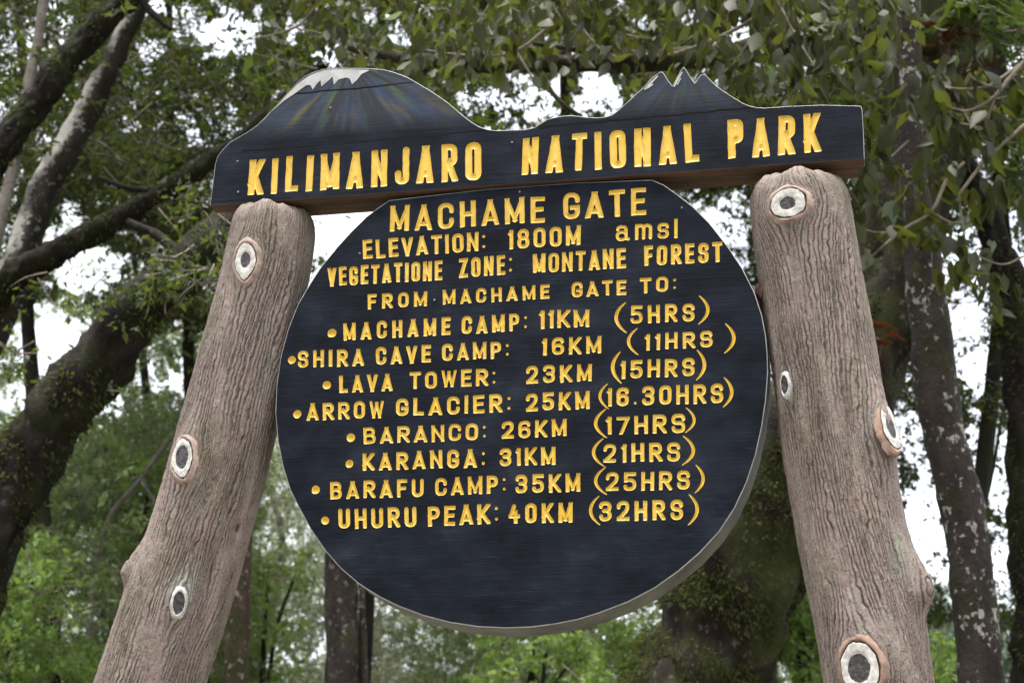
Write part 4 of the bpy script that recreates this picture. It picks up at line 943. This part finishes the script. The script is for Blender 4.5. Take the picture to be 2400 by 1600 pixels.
back_tree('tree seen between the mossy trunk and the left post', 330, 500, 1200, 26, 15, BARK_DARK, LF_MID, [C_((-200, 560, 560, 1120), 15, 2, 1100, .075), C_((120, 900, 520, 1240), 15, 1.5, 420, .075)])
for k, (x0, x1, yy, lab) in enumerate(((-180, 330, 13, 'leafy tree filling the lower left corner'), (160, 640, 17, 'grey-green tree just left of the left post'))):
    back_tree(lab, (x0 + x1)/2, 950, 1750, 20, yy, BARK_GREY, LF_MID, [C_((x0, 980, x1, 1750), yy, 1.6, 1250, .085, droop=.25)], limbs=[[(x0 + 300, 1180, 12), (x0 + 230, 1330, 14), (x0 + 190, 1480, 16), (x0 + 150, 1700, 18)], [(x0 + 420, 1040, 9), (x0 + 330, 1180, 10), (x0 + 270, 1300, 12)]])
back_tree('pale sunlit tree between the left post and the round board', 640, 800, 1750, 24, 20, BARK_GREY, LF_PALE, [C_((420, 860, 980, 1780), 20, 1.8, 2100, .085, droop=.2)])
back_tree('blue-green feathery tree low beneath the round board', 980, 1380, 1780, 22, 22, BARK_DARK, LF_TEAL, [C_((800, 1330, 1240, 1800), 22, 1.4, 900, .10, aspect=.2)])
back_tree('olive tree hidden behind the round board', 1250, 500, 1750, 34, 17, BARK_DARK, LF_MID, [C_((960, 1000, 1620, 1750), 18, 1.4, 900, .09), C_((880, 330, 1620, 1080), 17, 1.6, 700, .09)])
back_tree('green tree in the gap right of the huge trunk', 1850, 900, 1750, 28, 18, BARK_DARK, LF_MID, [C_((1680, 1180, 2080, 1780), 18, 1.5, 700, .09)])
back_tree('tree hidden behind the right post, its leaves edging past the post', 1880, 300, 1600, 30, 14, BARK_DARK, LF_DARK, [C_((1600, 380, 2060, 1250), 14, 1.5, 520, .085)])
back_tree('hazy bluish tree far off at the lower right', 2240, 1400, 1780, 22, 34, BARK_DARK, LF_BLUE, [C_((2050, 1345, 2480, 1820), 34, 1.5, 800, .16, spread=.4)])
back_tree('sparse leafy boughs against the white sky at the right', 2330, 950, 1500, 14, 13, BARK_DARK, LF_DARK, [C_((2060, 860, 2440, 1480), 13, 1, 420, .085), C_((2240, 1180, 2440, 1480), 13, 1, 90, .075)])
for k, (pts, lb, lab) in enumerate((
    ([(470, 930, 10), (330, 1120, 12), (250, 1230, 14), (215, 1420, 16), (205, 1620, 17)], [[(215, 1375, 10), (130, 1378, 9), (80, 1420, 7)], [(330, 1120, 8), (400, 1240, 7), (420, 1300, 5)]], 'slender grey stem leaning left in the lower left foliage'),
    ([(300, 1270, 9), (262, 1380, 11), (225, 1480, 13), (180, 1600, 14)], [[(262, 1380, 8), (200, 1372, 7), (120, 1368, 6), (70, 1395, 5)], [(230, 1465, 7), (280, 1500, 6)]], 'slender grey stem with a level side branch beside the left post'),
    ([(160, 1120, 8), (150, 1300, 10), (140, 1450, 12), (120, 1620, 13)], [[(150, 1300, 6), (90, 1240, 5)]], 'thin upright grey stem at the lower left'))):
    tree('slender_tree', lab, 'tree', 'slender stems', pts, 11 + k, BARK_GREY, 10, .25, limbs=lb, crowns=[C_((pts[0][0] - 160, pts[0][1] - 160, pts[0][0] + 120, pts[0][1] + 120), 11 + k, .4, 16, .08)], lf=LF_MID)
# the wood closing the view far behind, no tree of it to be told apart
Lv = Leaves()
for reg, y_, n_ in (((-500, 930, 760, 1800), 33, 2300), ((640, 1000, 2040, 1800), 36, 1900), ((1980, 1400, 2700, 1800), 42, 500), ((-500, 380, 560, 980), 30, 700), ((560, 0, 2100, 700), 32, 700)):
    foliage(Lv, None, reg, y_, 2.0, n_//2, .20, per=16, spread=.6, clump=.6)
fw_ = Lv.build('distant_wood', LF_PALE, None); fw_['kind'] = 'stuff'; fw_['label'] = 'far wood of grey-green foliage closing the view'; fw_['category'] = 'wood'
# --- shrubs with bright leaves
def shrub(label, region, y, clusters, size, lf=LF_BRIGHT, group='bright shrubs'):
    cx = (region[0] + region[2])/2
    return tree('leafy_shrub', label, 'shrub', group, [(cx + 10, region[1] + 60, 8), (cx, (region[1] + region[3])/2, 12), (cx - 12, region[3], 16)], y, BARK_DARK, 8, .2,
        limbs=[[(cx + 70, region[1] + 80, 6), (cx + 25, (region[1] + region[3])/2, 9), (cx, region[3], 12)]], crowns=[C_(region, y, .5, clusters, size, aspect=.5)], lf=lf)
shrub('bright yellow-green shrub at the lower left edge', (-110, 1230, 160, 1680), 9, 150, .085)
shrub('lime green shrub low in the lower left corner', (-60, 1500, 260, 1760), 10, 120, .085)
shrub('fresh green shrub beside the left post', (270, 1060, 420, 1300), 12, 60, .085)
shrub('bright green shrub below the bottom rim of the round board', (1120, 1470, 1420, 1760), 11, 140, .095)
shrub('sunlit shrub between the round board and the huge trunk', (1400, 1440, 1560, 1760), 13, 70, .085)
shrub('yellow-green shrub left of the right post foot', (1780, 1330, 1960, 1760), 14, 160, .095)
shrub('bright green shrub right of the right post foot', (2130, 1470, 2300, 1780), 10, 90, .09)
shrub('light green shrub in the gap below the left post', (500, 1270, 740, 1700), 15, 120, .08)
# --- overhanging boughs with large hanging leaves
def bough(label, twigs, crowns, y, lf=LF_NEAR):
    t = thing('leafy_bough', label, 'bough', 'overhanging boughs')
    Wd = Wood()
    for tw in twigs:
        P, r = trunk_path(tw, y, False); Wd.tube(P, r*1.05, 6, .2, 2, 4)
    Wd.build('twigs', TWIG, t)['kind'] = 'stuff'; Lv = Leaves()
    for c in crowns: foliage(Lv, None, **c)
    Lv.build('leaves', lf, t, True); return t
big = dict(droop=1.5, aspect=.5, per=5, spread=.16)
bough('bough of large hanging leaves over the right end of the header',
    [[(2700, -60, 22), (2420, 130, 11), (2332, 226, 9), (2271, 260, 8), (2229, 254, 6)], [(2420, 130, 8), (2321, 199, 7), (2260, 209, 6), (2214, 205, 5)],
     [(2700, 60, 18), (2430, 270, 9), (2382, 310, 8), (2309, 377, 8), (2248, 455, 6)], [(2260, 262, 6), (2275, 290, 6), (2302, 302, 5), (2330, 235, 5)], [(2300, 300, 5), (2245, 290, 5), (2212, 310, 4)],
     [(2260, 380, 7), (2219, 421, 8), (2183, 497, 8), (2114, 539, 7), (2045, 600, 6), (1995, 640, 4)], [(2248, 455, 5), (2253, 510, 5), (2262, 560, 4)], [(2183, 497, 5), (2230, 522, 5), (2262, 520, 3)], [(2114, 539, 5), (2060, 545, 4), (2000, 530, 3)], [(2400, 600, 5), (2350, 620, 4), (2290, 600, 3)], [(2130, 330, 5), (2060, 390, 4), (2030, 385, 3)]],
    [C_((1930, 150, 2330, 470), 3.9, .25, 42, .135, **big), C_((2180, 60, 2460, 480), 4.0, .3, 24, .13, **big), C_((1980, 430, 2200, 660), 3.9, .25, 20, .098, **big), C_((2200, 500, 2380, 660), 4, .2, 12, .12, **big)], 3.9)
bough('bough of broad olive leaves hanging over the jagged peak',
    [[(1950, -120, 16), (1800, 20, 11), (1680, 90, 9), (1560, 130, 7), (1480, 120, 5)], [(1800, 20, 8), (1720, 150, 6), (1640, 200, 4)], [(1820, 0, 8), (1880, 110, 6), (1930, 190, 4)], [(2000, 140, 6), (1950, 160, 5), (1970, 185, 4)]],
    [C_((1860, -60, 2130, 150), 3.5, .4, 60, .1, **big), C_((1480, -80, 1990, 260), 3.4, .45, 150, .098, **big), C_((1560, -260, 2000, 20), 3.6, .4, 70, .098, **big)], 3.4)
bough('bough of long olive leaves over the middle of the header',
    [[(1450, -120, 14), (1330, 20, 10), (1210, 120, 8), (1100, 130, 6), (1000, 118, 5)], [(1330, 20, 7), (1400, 110, 6), (1460, 140, 4)], [(1210, 120, 6), (1240, 170, 5), (1262, 210, 3)], [(1180, -60, 8), (1130, 40, 6), (1060, 110, 4)]],
    [C_((940, -90, 1500, 190), 3.6, .45, 150, .098, **big), C_((900, -240, 1500, 10), 3.8, .4, 70, .098, **big)], 3.6)
bough('bough of darker leaves left of the brown trunk at the top',
    [[(820, -140, 12), (760, -20, 9), (700, 60, 7), (610, 90, 5)], [(760, -20, 6), (820, 90, 5), (850, 130, 3)]],
    [C_((560, -120, 960, 110), 4.5, .4, 60, .098, **big)], 4.5)
# --- ferns and hanging dead fronds on the huge trunk
def fern(label, px, py, y, n, size, lf, grp):
    t = thing('epiphyte_fern', label, 'fern', grp); c = at(px, py, y); L0 = Leaves()
    k = n; ang = RNG.uniform(0, 2*math.pi, k); D0 = np.stack([np.cos(ang), -np.abs(np.sin(ang))*.8, RNG.uniform(-.5, .9, k)], 1); D0 /= np.linalg.norm(D0, axis=1)[:, None]
    for i in range(k):
        m = 16; tt = np.linspace(.1, 1, m); Ln = size*random.uniform(.6, 1.3)
        ctr = c + RNG.normal(0, size*.25, 3) + D0[i]*(tt*Ln)[:, None] - np.array([0, 0, 1])*(tt**2*Ln*.55)[:, None]
        side = np.cross(D0[i], [0, 0, 1.0]); side /= np.linalg.norm(side) + 1e-9
        for sg in (-1, 1):
            q = Ln*.24*np.sin(np.pi*np.clip(tt, .12, .97))
            L0.add(ctr, np.tile(side*sg, (m, 1)) + D0[i]*.5 - np.array([0, 0, .35]), np.tile(D0[i], (m, 1)), q, q*.30, np.clip(RNG.normal(.5, .2, m), 0, 1))
    L0.build('fronds', lf, t); Wd = Wood(); Wd.tube(np.array([c + [0, .25, 0], c + [0, .1, .02], c]), [.03, .04, .02], 8); Wd.build('rootstock', BARK_BROWN, t)
fern('rusty dead fern clump on the huge trunk at the upper right', 2215, 80, 5.6, 22, .17, LF_RED, 'ferns on the trunks')
fern('bright green fern clump at the top right corner', 2290, 40, 5.5, 40, .26, LF_LIME, 'ferns on the trunks')
fern('red-brown withered fern beside the lichen trunk', 2265, 170, 5.6, 12, .14, LF_RED, 'ferns on the trunks')
fern('rusty hanging fronds between right post and lichen trunk', 2050, 800, 5.4, 16, .2, LF_RED, 'ferns on the trunks')
